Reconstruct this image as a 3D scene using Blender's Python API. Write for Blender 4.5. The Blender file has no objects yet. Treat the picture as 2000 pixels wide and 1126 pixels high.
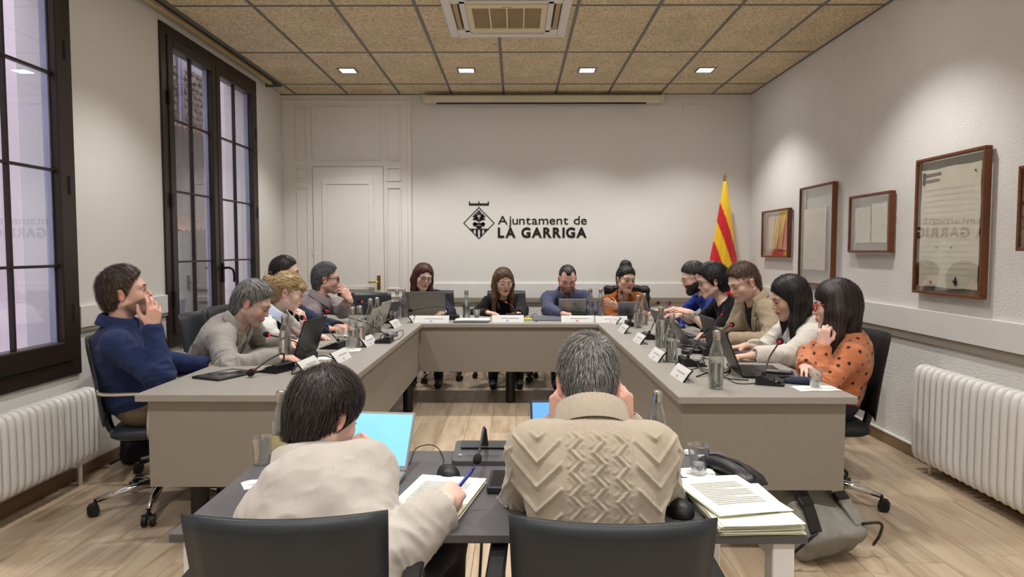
import bpy, math, random
import numpy as np
from mathutils import Vector, Matrix
random.seed(7); rng = np.random.default_rng(11)
SC = bpy.context.scene
COL = SC.collection
# ------------------------------------------------------------------ camera
CAM_H = 1.415
cd = bpy.data.cameras.new('camera'); cam = bpy.data.objects.new('camera', cd); COL.objects.link(cam)
cd.sensor_fit = 'HORIZONTAL'; cd.sensor_width = 36.0; cd.lens = 36.0*1340/2000
cd.clip_start = 0.02; cd.clip_end = 200
cam.location = (0, 0, CAM_H)
cam.rotation_euler = (math.pi/2-math.atan(75/1340), 0, math.atan(8/1340))
SC.camera = cam
# ------------------------------------------------------------------ world, exposure
W = bpy.data.worlds.new('dusk'); SC.world = W; W.use_nodes = True
bg = W.node_tree.nodes['Background']
bg.inputs[0].default_value = (0.62, 0.63, 0.80, 1); bg.inputs[1].default_value = 2.9
SC.view_settings.view_transform = 'Standard'; SC.view_settings.look = 'None'
SC.view_settings.exposure = 0.32; SC.view_settings.gamma = 1.0
SC.view_settings.use_curve_mapping = False
LAMP_POWER = 104.0
LAMP_COL = (1.0, 0.98, 0.955)
# ------------------------------------------------------------------ room numbers (metres)
XL, XR, YB, YF, ZC = -2.728, 2.728, 8.075, -1.25, 3.217
TT = 0.76      # council table height
FT = 0.72      # clerk table height

# ================================================================== helpers
def lin(r, g, b):
    f = lambda c: (c/255/12.92) if c/255 <= .04045 else ((c/255+.055)/1.055)**2.4
    return (f(r), f(g), f(b))
MATS = {}
def nd(nt, t, **kw):
    n = nt.nodes.new(t)
    for k, v in kw.items(): setattr(n, k, v)
    return n
def M(name, col, rough=.5, metal=0., var=.08, vs=6., bump=0., bs=80., spec=.5, det=3., stretch=None,
      rand=0., coord='Object', sheen=0., coat=0., emit=None, es=0., trans=0., ior=1.45, attr=None, bdist=.004):
    """Principled material with procedural colour variation and optional bump."""
    if name in MATS: return MATS[name]
    m = bpy.data.materials.new(name); MATS[name] = m; m.use_nodes = True
    nt = m.node_tree; b = nt.nodes['Principled BSDF']; L = nt.links.new
    b.inputs['Roughness'].default_value = rough; b.inputs['Metallic'].default_value = metal
    b.inputs['Specular IOR Level'].default_value = spec
    b.inputs['Coat Weight'].default_value = coat
    b.inputs['Transmission Weight'].default_value = trans; b.inputs['IOR'].default_value = ior
    if sheen: b.inputs['Sheen Weight'].default_value = sheen; b.inputs['Sheen Roughness'].default_value = .5
    tc = nd(nt, 'ShaderNodeTexCoord'); mp = nd(nt, 'ShaderNodeMapping')
    L(tc.outputs[coord], mp.inputs[0])
    if stretch: mp.inputs['Scale'].default_value = stretch
    no = nd(nt, 'ShaderNodeTexNoise'); no.inputs['Scale'].default_value = vs; no.inputs['Detail'].default_value = det
    L(mp.outputs[0], no.inputs['Vector'])
    mr = nd(nt, 'ShaderNodeMapRange'); L(no.outputs[0], mr.inputs[0])
    mr.inputs[1].default_value = .25; mr.inputs[2].default_value = .75
    mr.inputs[3].default_value = 1-var; mr.inputs[4].default_value = 1+var
    fac = mr.outputs[0]
    if rand:
        oi = nd(nt, 'ShaderNodeObjectInfo'); r2 = nd(nt, 'ShaderNodeMapRange'); L(oi.outputs['Random'], r2.inputs[0])
        r2.inputs[3].default_value = 1-rand; r2.inputs[4].default_value = 1+rand
        mm = nd(nt, 'ShaderNodeMath', operation='MULTIPLY'); L(fac, mm.inputs[0]); L(r2.outputs[0], mm.inputs[1]); fac = mm.outputs[0]
    vm = nd(nt, 'ShaderNodeVectorMath', operation='SCALE'); L(fac, vm.inputs['Scale'])
    if attr:
        at = nd(nt, 'ShaderNodeAttribute', attribute_name=attr); L(at.outputs['Color'], vm.inputs[0])
    else: vm.inputs[0].default_value = col
    L(vm.outputs[0], b.inputs['Base Color'])
    if bump:
        bn = nd(nt, 'ShaderNodeTexNoise'); bn.inputs['Scale'].default_value = bs; bn.inputs['Detail'].default_value = 2.
        L(mp.outputs[0], bn.inputs['Vector'])
        bp = nd(nt, 'ShaderNodeBump'); bp.inputs['Strength'].default_value = bump; bp.inputs['Distance'].default_value = bdist
        L(bn.outputs[0], bp.inputs['Height']); L(bp.outputs[0], b.inputs['Normal'])
    if emit:
        b.inputs['Emission Color'].default_value = (*emit, 1); b.inputs['Emission Strength'].default_value = es
    return m
def thin_glass(name, tint=(.96,.98,.98), base=.03, power=1.0, rough=.0, ex=4.2):
    """clear thin sheet: light passes, surface reflects by Fresnel"""
    if name in MATS: return MATS[name]
    m = bpy.data.materials.new(name); MATS[name] = m; m.use_nodes = True
    nt = m.node_tree; nt.nodes.remove(nt.nodes['Principled BSDF']); L = nt.links.new
    out = nt.nodes['Material Output']
    tr = nd(nt, 'ShaderNodeBsdfTransparent'); tr.inputs[0].default_value = (*tint, 1)
    gl = nd(nt, 'ShaderNodeBsdfGlossy'); gl.inputs['Roughness'].default_value = rough; gl.inputs[0].default_value = (1,1,1,1)
    lwt = nd(nt, 'ShaderNodeLayerWeight'); lwt.inputs[0].default_value = .5
    pw = nd(nt, 'ShaderNodeMath', operation='POWER'); L(lwt.outputs['Facing'], pw.inputs[0]); pw.inputs[1].default_value = ex
    fr = nd(nt, 'ShaderNodeMath', operation='MULTIPLY_ADD'); L(pw.outputs[0], fr.inputs[0]); fr.inputs[1].default_value = .93; fr.inputs[2].default_value = .035
    # faint smears so the sheet is not perfectly even
    tc = nd(nt, 'ShaderNodeTexCoord'); no = nd(nt, 'ShaderNodeTexNoise'); no.inputs['Scale'].default_value = 3
    L(tc.outputs['Object'], no.inputs['Vector'])
    ma = nd(nt, 'ShaderNodeMath', operation='MULTIPLY_ADD'); L(no.outputs[0], ma.inputs[0]); ma.inputs[1].default_value = base; L(fr.outputs[0], ma.inputs[2])
    mu = nd(nt, 'ShaderNodeMath', operation='MULTIPLY'); L(ma.outputs[0], mu.inputs[0]); mu.inputs[1].default_value = power; mu.use_clamp = True
    mx = nd(nt, 'ShaderNodeMixShader'); L(mu.outputs[0], mx.inputs[0]); L(tr.outputs[0], mx.inputs[1]); L(gl.outputs[0], mx.inputs[2])
    L(mx.outputs[0], out.inputs[0])
    return m

class MB:
    """collects shapes and links them as one mesh object"""
    def __init__(s): s.v = []; s.f = []
    def add(s, v, f):
        o = len(s.v); s.v += [tuple(map(float, p)) for p in v]; s.f += [tuple(i+o for i in q) for q in f]; return s
    def box(s, a, b, bev=0.):
        x0,y0,z0 = a; x1,y1,z1 = b
        if bev <= 0:
            return s.add([(x0,y0,z0),(x1,y0,z0),(x1,y1,z0),(x0,y1,z0),(x0,y0,z1),(x1,y0,z1),(x1,y1,z1),(x0,y1,z1)],
                         [(0,3,2,1),(4,5,6,7),(0,1,5,4),(1,2,6,5),(2,3,7,6),(3,0,4,7)])
        c = bev; V = []
        for sx in (0,1):
            for sy in (0,1):
                for sz in (0,1):
                    X,Y,Z = (x0,x1)[sx],(y0,y1)[sy],(z0,z1)[sz]; dx,dy,dz = (c,-c)[sx],(c,-c)[sy],(c,-c)[sz]
                    V += [(X,Y+dy,Z+dz),(X+dx,Y,Z+dz),(X+dx,Y+dy,Z)]
        i = lambda sx,sy,sz,a: (sx*4+sy*2+sz)*3+a
        F = [(i(0,0,0,0),i(0,0,1,0),i(0,1,1,0),i(0,1,0,0)),(i(1,0,0,0),i(1,1,0,0),i(1,1,1,0),i(1,0,1,0)),
             (i(0,0,0,1),i(1,0,0,1),i(1,0,1,1),i(0,0,1,1)),(i(0,1,0,1),i(0,1,1,1),i(1,1,1,1),i(1,1,0,1)),
             (i(0,0,0,2),i(0,1,0,2),i(1,1,0,2),i(1,0,0,2)),(i(0,0,1,2),i(1,0,1,2),i(1,1,1,2),i(0,1,1,2))]
        for p in (0,1):
            for q in (0,1):
                F += [(i(0,p,q,1),i(1,p,q,1),i(1,p,q,2),i(0,p,q,2)),(i(p,0,q,0),i(p,1,q,0),i(p,1,q,2),i(p,0,q,2)),(i(p,q,0,0),i(p,q,1,0),i(p,q,1,1),i(p,q,0,1))]
        for a_ in (0,1):
            for b_ in (0,1):
                for c_ in (0,1): F.append((i(a_,b_,c_,0),i(a_,b_,c_,1),i(a_,b_,c_,2)))
        return s.add(V, F)
    def prism(s, poly, axis, lo, hi):
        """polygon extruded along axis (0,1,2); poly gives the other two coordinates in order"""
        n = len(poly); V = []
        for t in (lo, hi):
            for p in poly:
                q = list(p); q.insert(axis, t); V.append(q)
        F = [tuple(range(n-1,-1,-1)), tuple(range(n, 2*n))] + [(i,(i+1)%n,n+(i+1)%n,n+i) for i in range(n)]
        return s.add(V, F)
    def lathe(s, prof, n=20, c=(0,0,0), cap=True):
        V = []; F = []
        for r,z in prof:
            for k in range(n):
                a = 2*math.pi*k/n; V.append((c[0]+r*math.cos(a), c[1]+r*math.sin(a), c[2]+z))
        for j in range(len(prof)-1):
            for k in range(n):
                F.append((j*n+k, j*n+(k+1)%n, (j+1)*n+(k+1)%n, (j+1)*n+k))
        if cap:
            F.append(tuple(range(n-1,-1,-1))); F.append(tuple((len(prof)-1)*n+k for k in range(n)))
        return s.add(V, F)
    def tube(s, pts, r, n=8, cap=True):
        pts = [np.array(p, float) for p in pts]; m = len(pts); V = []; F = []
        rr = r if hasattr(r, '__len__') else [r]*m
        up = None
        for i in range(m):
            t = pts[min(i+1,m-1)]-pts[max(i-1,0)]; t = t/(np.linalg.norm(t)+1e-9)
            if up is None:
                up = np.array([0,0,1.]) if abs(t[2]) < .9 else np.array([1.,0,0])
            a = np.cross(t, up); a /= np.linalg.norm(a)+1e-9; b = np.cross(a, t); up = b
            for k in range(n):
                th = 2*math.pi*k/n; V.append(pts[i]+rr[i]*(a*math.cos(th)+b*math.sin(th)))
        for i in range(m-1):
            for k in range(n): F.append((i*n+k, i*n+(k+1)%n, (i+1)*n+(k+1)%n, (i+1)*n+k))
        if cap: F.append(tuple(range(n-1,-1,-1))); F.append(tuple((m-1)*n+k for k in range(n)))
        return s.add(V, F)
    def grid(s, fn, nu, nv, closed_u=False):
        V = [fn(i/(nu-(0 if closed_u else 1)), j/(nv-1)) for j in range(nv) for i in range(nu)]
        F = []
        for j in range(nv-1):
            for i in range(nu if closed_u else nu-1):
                F.append((j*nu+i, j*nu+(i+1)%nu, (j+1)*nu+(i+1)%nu, (j+1)*nu+i))
        return s.add(V, F)
    def xf(s, mat):
        s.v = [tuple(mat @ Vector(p)) for p in s.v]; return s
    def mesh(s, name, mat, smooth=False):
        me = bpy.data.meshes.new(name); me.from_pydata(s.v, [], s.f); me.update()
        if mat: me.materials.append(mat)
        if smooth:
            me.polygons.foreach_set('use_smooth', [True]*len(me.polygons))
            if smooth == 'auto':
                try: me.set_sharp_from_angle(angle=math.radians(38))
                except Exception: pass
        return me
    def build(s, name, mat, parent=None, smooth=False, loc=None, rot=None):
        return put(name, s.mesh(name, mat, smooth), parent, loc, rot)
def put(name, me, parent=None, loc=None, rot=None):
    o = bpy.data.objects.new(name, me); COL.objects.link(o)
    if parent is not None: o.parent = parent
    if loc is not None: o.location = loc
    if rot is not None: o.rotation_euler = rot
    return o
def tag(o, label=None, cat=None, group=None, kind=None):
    if label: o['label'] = label
    if cat: o['category'] = cat
    if group: o['group'] = group
    if kind: o['kind'] = kind
    return o
def empty(name, loc=(0,0,0), rz=0., rot=None):
    o = bpy.data.objects.new(name, None); COL.objects.link(o); o.location = loc
    o.rotation_euler = rot if rot is not None else (0,0,rz); o.empty_display_size = .05
    return o
def thing(name, label, cat, loc=(0,0,0), rz=0., group=None, rot=None):
    return tag(empty(name, loc, rz, rot), label, cat, group)
def dup(root, loc, rz=0., label=None, group=None, parent=None):
    r = root.copy(); COL.objects.link(r); r.location = loc; r.rotation_euler = (0,0,rz)
    if label: r['label'] = label
    if group: r['group'] = group
    for ch in root.children:
        c = ch.copy(); COL.objects.link(c); c.parent = r
        for g in ch.children:
            d = g.copy(); COL.objects.link(d); d.parent = c
    return r
def struct(o, label=None): return tag(o, label, kind='structure')
def smoothpath(pts, n=10):
    """Catmull-Rom through points"""
    P = [np.array(p, float) for p in pts]; P = [2*P[0]-P[1]]+P+[2*P[-1]-P[-2]]; out = []
    for i in range(1, len(P)-2):
        for k in range(n):
            t = k/n; a,b,c,d = P[i-1],P[i],P[i+1],P[i+2]
            out.append(.5*((2*b)+(-a+c)*t+(2*a-5*b+4*c-d)*t*t+(-a+3*b-3*c+d)*t**3))
    out.append(P[-2]); return out

# ================================================================== materials
m_wall = M('wall_paint', lin(228,226,220), .75, var=.02, vs=1.5, bump=.12, bs=140, bdist=.002)
m_stucco = M('wall_stucco', lin(229,227,223), .8, var=.03, vs=3, bump=.55, bs=80, bdist=.009)
m_white = M('white_paint', lin(234,231,224), .45, var=.015, vs=4)
m_trim = M('rail_board', lin(230,228,224), .5, var=.02, vs=5)
m_railshade = M('rail_shadow_grey', lin(150,140,126), .6, var=.03)  # shadow below the chair rails, put in as a flat grey
m_brown = M('window_frame_brown', lin(44,32,27), .38, var=.08, vs=10)
m_glasspane = thin_glass('window_glass', (.97,.98,1.0), .02, 1.25)
m_grid = M('ceiling_grid', lin(112,108,104), .5, var=.04)
m_steel = M('brushed_steel', lin(200,200,198), .28, 1., var=.06, vs=30)
m_chrome = M('chrome', lin(215,215,215), .12, 1., var=.03, vs=20)
m_black = M('black_plastic', lin(22,22,23), .45, var=.1, vs=20)
m_blackm = M('black_metal', lin(26,25,25), .35, var=.1, vs=12)
m_leather = M('black_leather', lin(40,45,50), .40, var=.1, vs=9, bump=.25, bs=350, bdist=.001)
m_mesh = M('black_chair_fabric', lin(24,24,26), .7, var=.12, vs=40, bump=.3, bs=500, bdist=.001)
m_brass = M('brass', lin(196,158,72), .25, 1., var=.08, vs=20)
m_wood = M('frame_wood', lin(112,64,34), .4, var=.25, vs=14, stretch=(1,1,6))
m_table = M('table_laminate', lin(150,145,137), .42, var=.025, vs=60, bump=.05, bs=400, bdist=.001)
m_panel = M('panel_laminate', lin(138,131,120), .5, var=.03, vs=60, bump=.05, bs=400, bdist=.001)
m_paper = M('paper', lin(236,234,222), .7, var=.02, vs=8)

def tile_mat():
    m = bpy.data.materials.new('wood_wool_tile'); m.use_nodes = True; nt = m.node_tree; L = nt.links.new
    b = nt.nodes['Principled BSDF']; b.inputs['Roughness'].default_value = .95
    b.inputs['Specular IOR Level'].default_value = .1
    tc = nd(nt,'ShaderNodeTexCoord'); oi = nd(nt,'ShaderNodeObjectInfo'); ad = nd(nt,'ShaderNodeVectorMath', operation='ADD')
    sc = nd(nt,'ShaderNodeVectorMath', operation='SCALE'); sc.inputs[0].default_value = (9,17,5); L(oi.outputs['Random'], sc.inputs['Scale'])
    L(tc.outputs['Object'], ad.inputs[0]); L(sc.outputs[0], ad.inputs[1])
    n1 = nd(nt,'ShaderNodeTexNoise'); n1.inputs['Scale'].default_value = 58; n1.inputs['Detail'].default_value = 3; n1.inputs['Distortion'].default_value = 1.6
    n2 = nd(nt,'ShaderNodeTexNoise'); n2.inputs['Scale'].default_value = 3.5; n2.inputs['Detail'].default_value = 2
    L(ad.outputs[0], n1.inputs['Vector']); L(ad.outputs[0], n2.inputs['Vector'])
    cr = nd(nt,'ShaderNodeValToRGB'); L(n1.outputs[0], cr.inputs[0])
    e = cr.color_ramp.elements; e[0].position = .36; e[0].color = (*lin(172,152,118),1); e[1].position = .52; e[1].color = (*lin(228,212,178),1)
    e2 = cr.color_ramp.elements.new(.75); e2.color = (*lin(242,230,202),1)
    mr = nd(nt,'ShaderNodeMapRange'); L(n2.outputs[0], mr.inputs[0]); mr.inputs[3].default_value = .8; mr.inputs[4].default_value = 1.18
    vm = nd(nt,'ShaderNodeVectorMath', operation='SCALE'); L(cr.outputs[0], vm.inputs[0]); L(mr.outputs[0], vm.inputs['Scale'])
    L(vm.outputs[0], b.inputs['Base Color'])
    bp = nd(nt,'ShaderNodeBump'); bp.inputs['Strength'].default_value = .6; bp.inputs['Distance'].default_value = .006; L(n1.outputs[0], bp.inputs['Height']); L(bp.outputs[0], b.inputs['Normal'])
    return m
m_tile = tile_mat()
def plank_mat():
    m = bpy.data.materials.new('oak_laminate'); m.use_nodes = True; nt = m.node_tree; L = nt.links.new
    b = nt.nodes['Principled BSDF']; b.inputs['Roughness'].default_value = .38; b.inputs['Specular IOR Level'].default_value = .4
    tc = nd(nt,'ShaderNodeTexCoord'); oi = nd(nt,'ShaderNodeObjectInfo'); ad = nd(nt,'ShaderNodeVectorMath', operation='ADD')
    sc = nd(nt,'ShaderNodeVectorMath', operation='SCALE'); sc.inputs[0].default_value = (31,47,13); L(oi.outputs['Random'], sc.inputs['Scale'])
    L(tc.outputs['Object'], ad.inputs[0]); L(sc.outputs[0], ad.inputs[1])
    mp = nd(nt,'ShaderNodeMapping'); mp.inputs['Scale'].default_value = (9, .9, 1); L(ad.outputs[0], mp.inputs[0])
    n1 = nd(nt,'ShaderNodeTexNoise'); n1.inputs['Scale'].default_value = 1.6; n1.inputs['Detail'].default_value = 5; n1.inputs['Distortion'].default_value = .9
    mp2 = nd(nt,'ShaderNodeMapping'); mp2.inputs['Scale'].default_value = (90, 3, 1); L(ad.outputs[0], mp2.inputs[0])
    n2 = nd(nt,'ShaderNodeTexNoise'); n2.inputs['Scale'].default_value = 2; n2.inputs['Detail'].default_value = 2
    L(mp.outputs[0], n1.inputs['Vector']); L(mp2.outputs[0], n2.inputs['Vector'])
    cr = nd(nt,'ShaderNodeValToRGB'); L(n1.outputs[0], cr.inputs[0])
    e = cr.color_ramp.elements; e[0].position = .3; e[0].color = (*lin(160,138,113),1); e[1].position = .6; e[1].color = (*lin(196,176,150),1)
    e2 = cr.color_ramp.elements.new(.45); e2.color = (*lin(182,160,134),1)
    mr = nd(nt,'ShaderNodeMapRange'); L(n2.outputs[0], mr.inputs[0]); mr.inputs[3].default_value = .9; mr.inputs[4].default_value = 1.08
    r2 = nd(nt,'ShaderNodeMapRange'); L(oi.outputs['Random'], r2.inputs[0]); r2.inputs[3].default_value = .9; r2.inputs[4].default_value = 1.06
    mm = nd(nt,'ShaderNodeMath', operation='MULTIPLY'); L(mr.outputs[0], mm.inputs[0]); L(r2.outputs[0], mm.inputs[1])
    vm = nd(nt,'ShaderNodeVectorMath', operation='SCALE'); L(cr.outputs[0], vm.inputs[0]); L(mm.outputs[0], vm.inputs['Scale'])
    L(vm.outputs[0], b.inputs['Base Color'])
    return m
m_plank = plank_mat()

# ================================================================== room shell
floor = struct(MB().box((XL-.3,YF-.2,-.12),(XR+.3,YB+.3,-.006)).build('floor', M('floor_base', lin(120,98,76), .6)), 'oak laminate floor of long planks')
PW, PL = .1948, 1.30
pm = MB().box((0,0,-.006),(PW-.0018,PL-.0018,0), .0008).mesh('plank', m_plank)
cutm = {}
for i in range(28):
    y = .2-((i*.47)%1)*PL; x = XL+i*PW
    while y < YB:
        y0, y1 = max(y, .2), min(y+PL, YB)
        if y1-y0 > .05:
            if y1-y0 > PL-.01: me = pm
            else:
                k = round(y1-y0, 2)
                me = MB().box((0,0,-.006),(PW-.0018,y1-y0-.0018,0), .0008).mesh('plank', m_plank)
            put('plank', me, floor, (x, y0, 0))
        y += PL
# ceiling slab + tiles + grid
ceiling = struct(MB().box((XL-.3,YF-.2,ZC+.03),(XR+.3,YB+.3,ZC+.15)).build('ceiling', M('ceiling_slab', lin(110,104,96), .8)), 'suspended ceiling of wood wool tiles in a grey grid')
TX0 = -2.552; TXS = .602
xs = [XL] + [TX0+i*TXS for i in range(9)] + [XR]
ys = [YB] + [7.577-1.2*i for i in range(8)]
ys = [y for y in ys if y > YF] + [YF]
AC = (-.545, .405, 4.87, 5.825)
g = .011
tme = {}
for i in range(len(xs)-1):
    for j in range(len(ys)-1):
        x0,x1,y1,y0 = xs[i]+g, xs[i+1]-g, ys[j]-g, ys[j+1]+g
        if y1-y0 < .05: continue
        if i == 0 and ys[j] < 7.6: continue            # blind slot along the window wall
        k = (round(x1-x0,3), round(y1-y0,3))
        if k not in tme: tme[k] = MB().box((0,0,0),(x1-x0,y1-y0,.02), .002).mesh('ceiling_tile', m_tile)
        put('ceiling_tile', tme[k], ceiling, (x0,y0,ZC+.002))
for x in xs[1:-1]:
    MB().box((x-.0125,YF,ZC-.002),(x+.0125,YB,ZC+.03)).build('grid_bar', m_grid, ceiling)
for y in ys[1:-1]:
    MB().box((xs[1] if y < 7.5 else XL, y-.0125,ZC-.0015),(XR,y+.0125,ZC+.03)).build('grid_bar', m_grid, ceiling)
MB().box((XR-.022,YF,ZC-.003),(XR,YB,ZC+.02)).box((XL,YB-.022,ZC-.003),(XR,YB,ZC+.02)).build('edge_angle', m_grid, ceiling)
# recessed slot for the blind along the window wall
MB().box((xs[1]-.02,YF,ZC-.004),(xs[1]-.005,7.56,ZC+.03)).box((XL,7.56,ZC-.03),(xs[1]-.005,7.575,ZC+.03)).build('slot_edge', m_grid, ceiling)
rail = tag(MB().box((XL+.05,YF+.1,ZC-.022),(XL+.10,7.50,ZC+.012), .004).build('curtain_rail', M('rail_beige', lin(186,166,124), .45)),
           'long beige curtain rail under the ceiling above the windows', 'curtain rail')

wall_back = struct(MB().box((XL-.3,YB,0),(XR+.3,YB+.25,ZC+.1)).build('wall_back', m_wall), 'plain off-white end wall behind the head table')
wall_right = struct(MB().box((XR,YF,0),(XR+.25,YB,ZC+.1)).build('wall_right', m_stucco), 'rough white stucco wall with framed documents')
wall_front = struct(MB().box((XL-.3,YF-.25,0),(XR+.3,YF,ZC+.1)).build('wall_front', m_wall), 'off-white wall behind the camera')
WZ0, WZ1 = .65, 3.165
WIN = [(2.30,4.235),(5.31,7.246)]
wl = MB()
yy = YF
for a,b in WIN:
    wl.box((XL-.32,yy,0),(XL,a,ZC+.1)); wl.box((XL-.32,a,0),(XL,b,WZ0)); wl.box((XL-.32,a,WZ1),(XL,b,ZC+.1)); yy = b
wl.box((XL-.32,yy,0),(XL,YB,ZC+.1))
wall_left = struct(wl.build('wall_left', m_wall), 'off-white wall with two tall brown windows')

# chair rails (painted board, grey strip below it coloured as its shadow)
def rail_board(name, a, b, lo, hi, label):
    o = struct(MB().box(a, b, .003).build(name, m_trim), label)
    MB().box(lo, hi, .002).build('rail_shadow_strip', m_railshade, o); return o
rail_board('trim_1', (-1.225,YB-.022,.852),(XR,YB,1.027), (-1.225,YB-.026,.800),(XR,YB,.850), 'white chair rail board along the end wall')
rail_board('trim_2', (XR-.026,YF,.855),(XR,YB-.03,1.020), (XR-.018,YF,.800),(XR,YB-.03,.853), 'white chair rail board along the stucco wall')
rail_board('trim_3', (XL,4.24,.93),(XL+.022,5.305,1.068), (XL,4.24,.905),(XL+.018,5.305,.929), 'short white rail board between the two windows')
m_base = M('baseboard_wood', lin(140,112,86), .5, var=.12, vs=8, stretch=(1,1,8))
struct(MB().box((XR-.016,YF,0),(XR,YB,.075),.003).build('baseboard_right', m_base), 'oak baseboard under the stucco wall')
struct(MB().box((XR-.02,YF,.077),(XR,YB,.092),.003).build('trim_4', m_white), 'thin white cable strip above the baseboard')
struct(MB().box((XL,YB-.016,0),(XR-.02,YB,.075),.003).build('baseboard_back', m_base), 'oak baseboard under the end wall')
struct(MB().box((XL,YF,0),(XL+.016,YB-.02,.075),.003).build('baseboard_left', m_base), 'oak baseboard under the window wall')

# ------------------------------------------------------------------ panelled door surround on the end wall
panel = struct(empty('trim_5', (0,YB,0)), 'white panelled door surround filling the left of the end wall')
px0, px1 = XL+.002, -1.222
D0, D1, DZ = -2.377, -1.553, 2.383
MB().box((px0,-.012,0),(D0-.008,0,ZC-.01)).box((D1+.008,-.012,0),(px1,0,ZC-.01)).box((D0-.008,-.012,DZ+.008),(D1+.008,0,ZC-.01)).build('panel_backing', m_white, panel)
def molding(x0,x1,z0,z1, parent, w=.022, y=-.012, d=.014):
    o = MB()
    for (a,b,c,e) in ((x0,x1,z0,z0+w),(x0,x1,z1-w,z1),(x0,x0+w,z0+w,z1-w),(x1-w,x1,z0+w,z1-w)):
        o.box((a,y-d,c),(b,y,e), .004)
    return o.build('panel_molding', m_white, parent)
for (a,b) in ((-2.565,-2.425),(-1.515,-1.345)):
    molding(a,b,2.46,3.075,panel); molding(a,b,2.215,2.385,panel); molding(a,b,.95,2.155,panel); molding(a,b,.14,.88,panel)
molding(-2.378,-1.565,2.46,3.075,panel)
MB().box((px0,-.022,3.10),(px1,-.012,3.155),.004).box((px1-.045,-.026,0),(px1,-.012,3.155),.004).box((px0,-.022,0),(px0+.10,-.012,.1),.003).build('cornice_strip', m_white, panel)
door = struct(empty('door_1', (D0,YB-.012,0)), 'white panelled door with a brass lever handle')
dw = D1-D0
MB().box((0,-.006,.01),(dw,.012,DZ),.003).build('door_leaf', m_white, door)
dm = MB()
for (a,b,c,e) in ((.11,dw-.11,2.18,2.25),(.11,dw-.11,.95,1.0),(.11,.17,1.0,2.18),(dw-.17,dw-.11,1.0,2.18),(.11,.17,.19,.81),(dw-.17,dw-.11,.19,.81),(.11,dw-.11,.81,.87),(.11,dw-.11,.13,.19)):
    dm.box((a,-.022,c),(b,-.006,e),.003)
dm.build('door_molding', m_white, door)
dl = MB().box((.17,-.012,1.0),(dw-.17,-.006,2.18),.003).build('door_panel', m_white, door)
for z in (2.27, 1.36, .3): MB().lathe([(.007,0),(.007,.09)],8,(-.006,-.012,z)).build('hinge', m_white, door)
hd = MB().box((dw-.082,-.016,.95),(dw-.042,-.006,1.118),.003).build('handle_plate', m_brass, door)
MB().tube(smoothpath([(dw-.062,-.012,1.04),(dw-.062,-.05,1.04),(dw-.075,-.06,1.04),(dw-.12,-.06,1.04),(dw-.175,-.056,1.038)],5),.0085,8).build('lever', m_brass, hd, True)

# ------------------------------------------------------------------ windows
def window(n, y0, y1, label):
    w = struct(empty('window_%d'%n, (XL,0,0)), label)
    x0, x1 = -.085, .018
    fr = MB(); F = .085
    fr.box((x0,y0,WZ0),(x1,y0+F,WZ1),.004).box((x0,y1-F,WZ0),(x1,y1,WZ1),.004)
    fr.box((x0,y0+F,WZ1-F),(x1,y1-F,WZ1),.004).box((x0,y0+F,WZ0),(x1,y1-F,WZ0+.1),.004)
    fr.build('frame', m_brown, w)
    mid = (y0+y1)/2-.035
    for k,(a,b) in enumerate(((y0+F,mid-.002),(mid+.002,y1-F))):
        sx0, sx1 = -.06, .034 if k else .03
        st = .082
        s = MB(); zb, zt = WZ0+.1, WZ1-F
        s.box((sx0,a,zb),(sx1,a+st,zt),.006).box((sx0,b-st,zb),(sx1,b,zt),.006).box((sx0,a+st,zt-st),(sx1,b-st,zt),.006).box((sx0,a+st,zb),(sx1,b-st,zb+.115),.006)
        sash = s.build('sash', m_brown, w)
        gy0, gy1, gz0, gz1 = a+st, b-st, zb+.115, zt-st
        zs = [gz0, 1.32, 1.885, 2.45, gz1]; ym = (gy0+gy1)/2
        mu = MB().box((-.022,ym-.008,gz0),(.008,ym+.008,gz1),.002)
        for z in zs[1:-1]: mu.box((-.021,gy0,z-.008),(.0075,gy1,z+.008),.002)
        mu.build('glazing_bars', m_brown, sash)
        for i in range(4):
            for (p,q) in ((gy0,ym-.006),(ym+.006,gy1)):
                MB().box((-.012,p-.004,zs[i]+.005),(-.007,q+.004,zs[i+1]-.005)).build('pane', m_glasspane, sash)
        bead = MB()
        bead.box((-.05,gy1-.014,gz0),(-.012,gy1+.002,gz1)).box((-.05,gy0-.002,gz0),(-.012,gy0+.01,gz1))
        bead.build('glazing_bead', M('bead_grey', lin(170,176,196), .4), sash)
        hy = a if k == 0 else b
        for z in (.98, 1.75, 2.55):
            MB().lathe([(.011,0),(.011,.11)],8,(sx1,hy,z)).build('hinge', m_black, w)
    hp = MB().box((.034,mid+.014,1.12),(.05,mid+.052,1.30),.006).build('handle_plate', m_black, w)
    MB().tube(smoothpath([(.045,mid+.033,1.25),(.085,mid+.033,1.255),(.098,mid+.05,1.25),(.10,mid+.105,1.235),(.10,mid+.135,1.19),(.098,mid+.14,1.12)],5),.011,8).build('lever', m_black, hp, True)
    return w
window(1, *WIN[0], 'tall brown casement window beside the near radiator')
window(2, *WIN[1], 'tall brown casement window with black lever handle near the corner')
struct(MB().box((XL-.30,WIN[0][0],WZ0-.05),(XL-.09,WIN[0][1],WZ0)).box((XL-.30,WIN[1][0],WZ0-.05),(XL-.09,WIN[1][1],WZ0)).build('trim_6', m_wall), 'outer stone sills under the windows')

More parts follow.
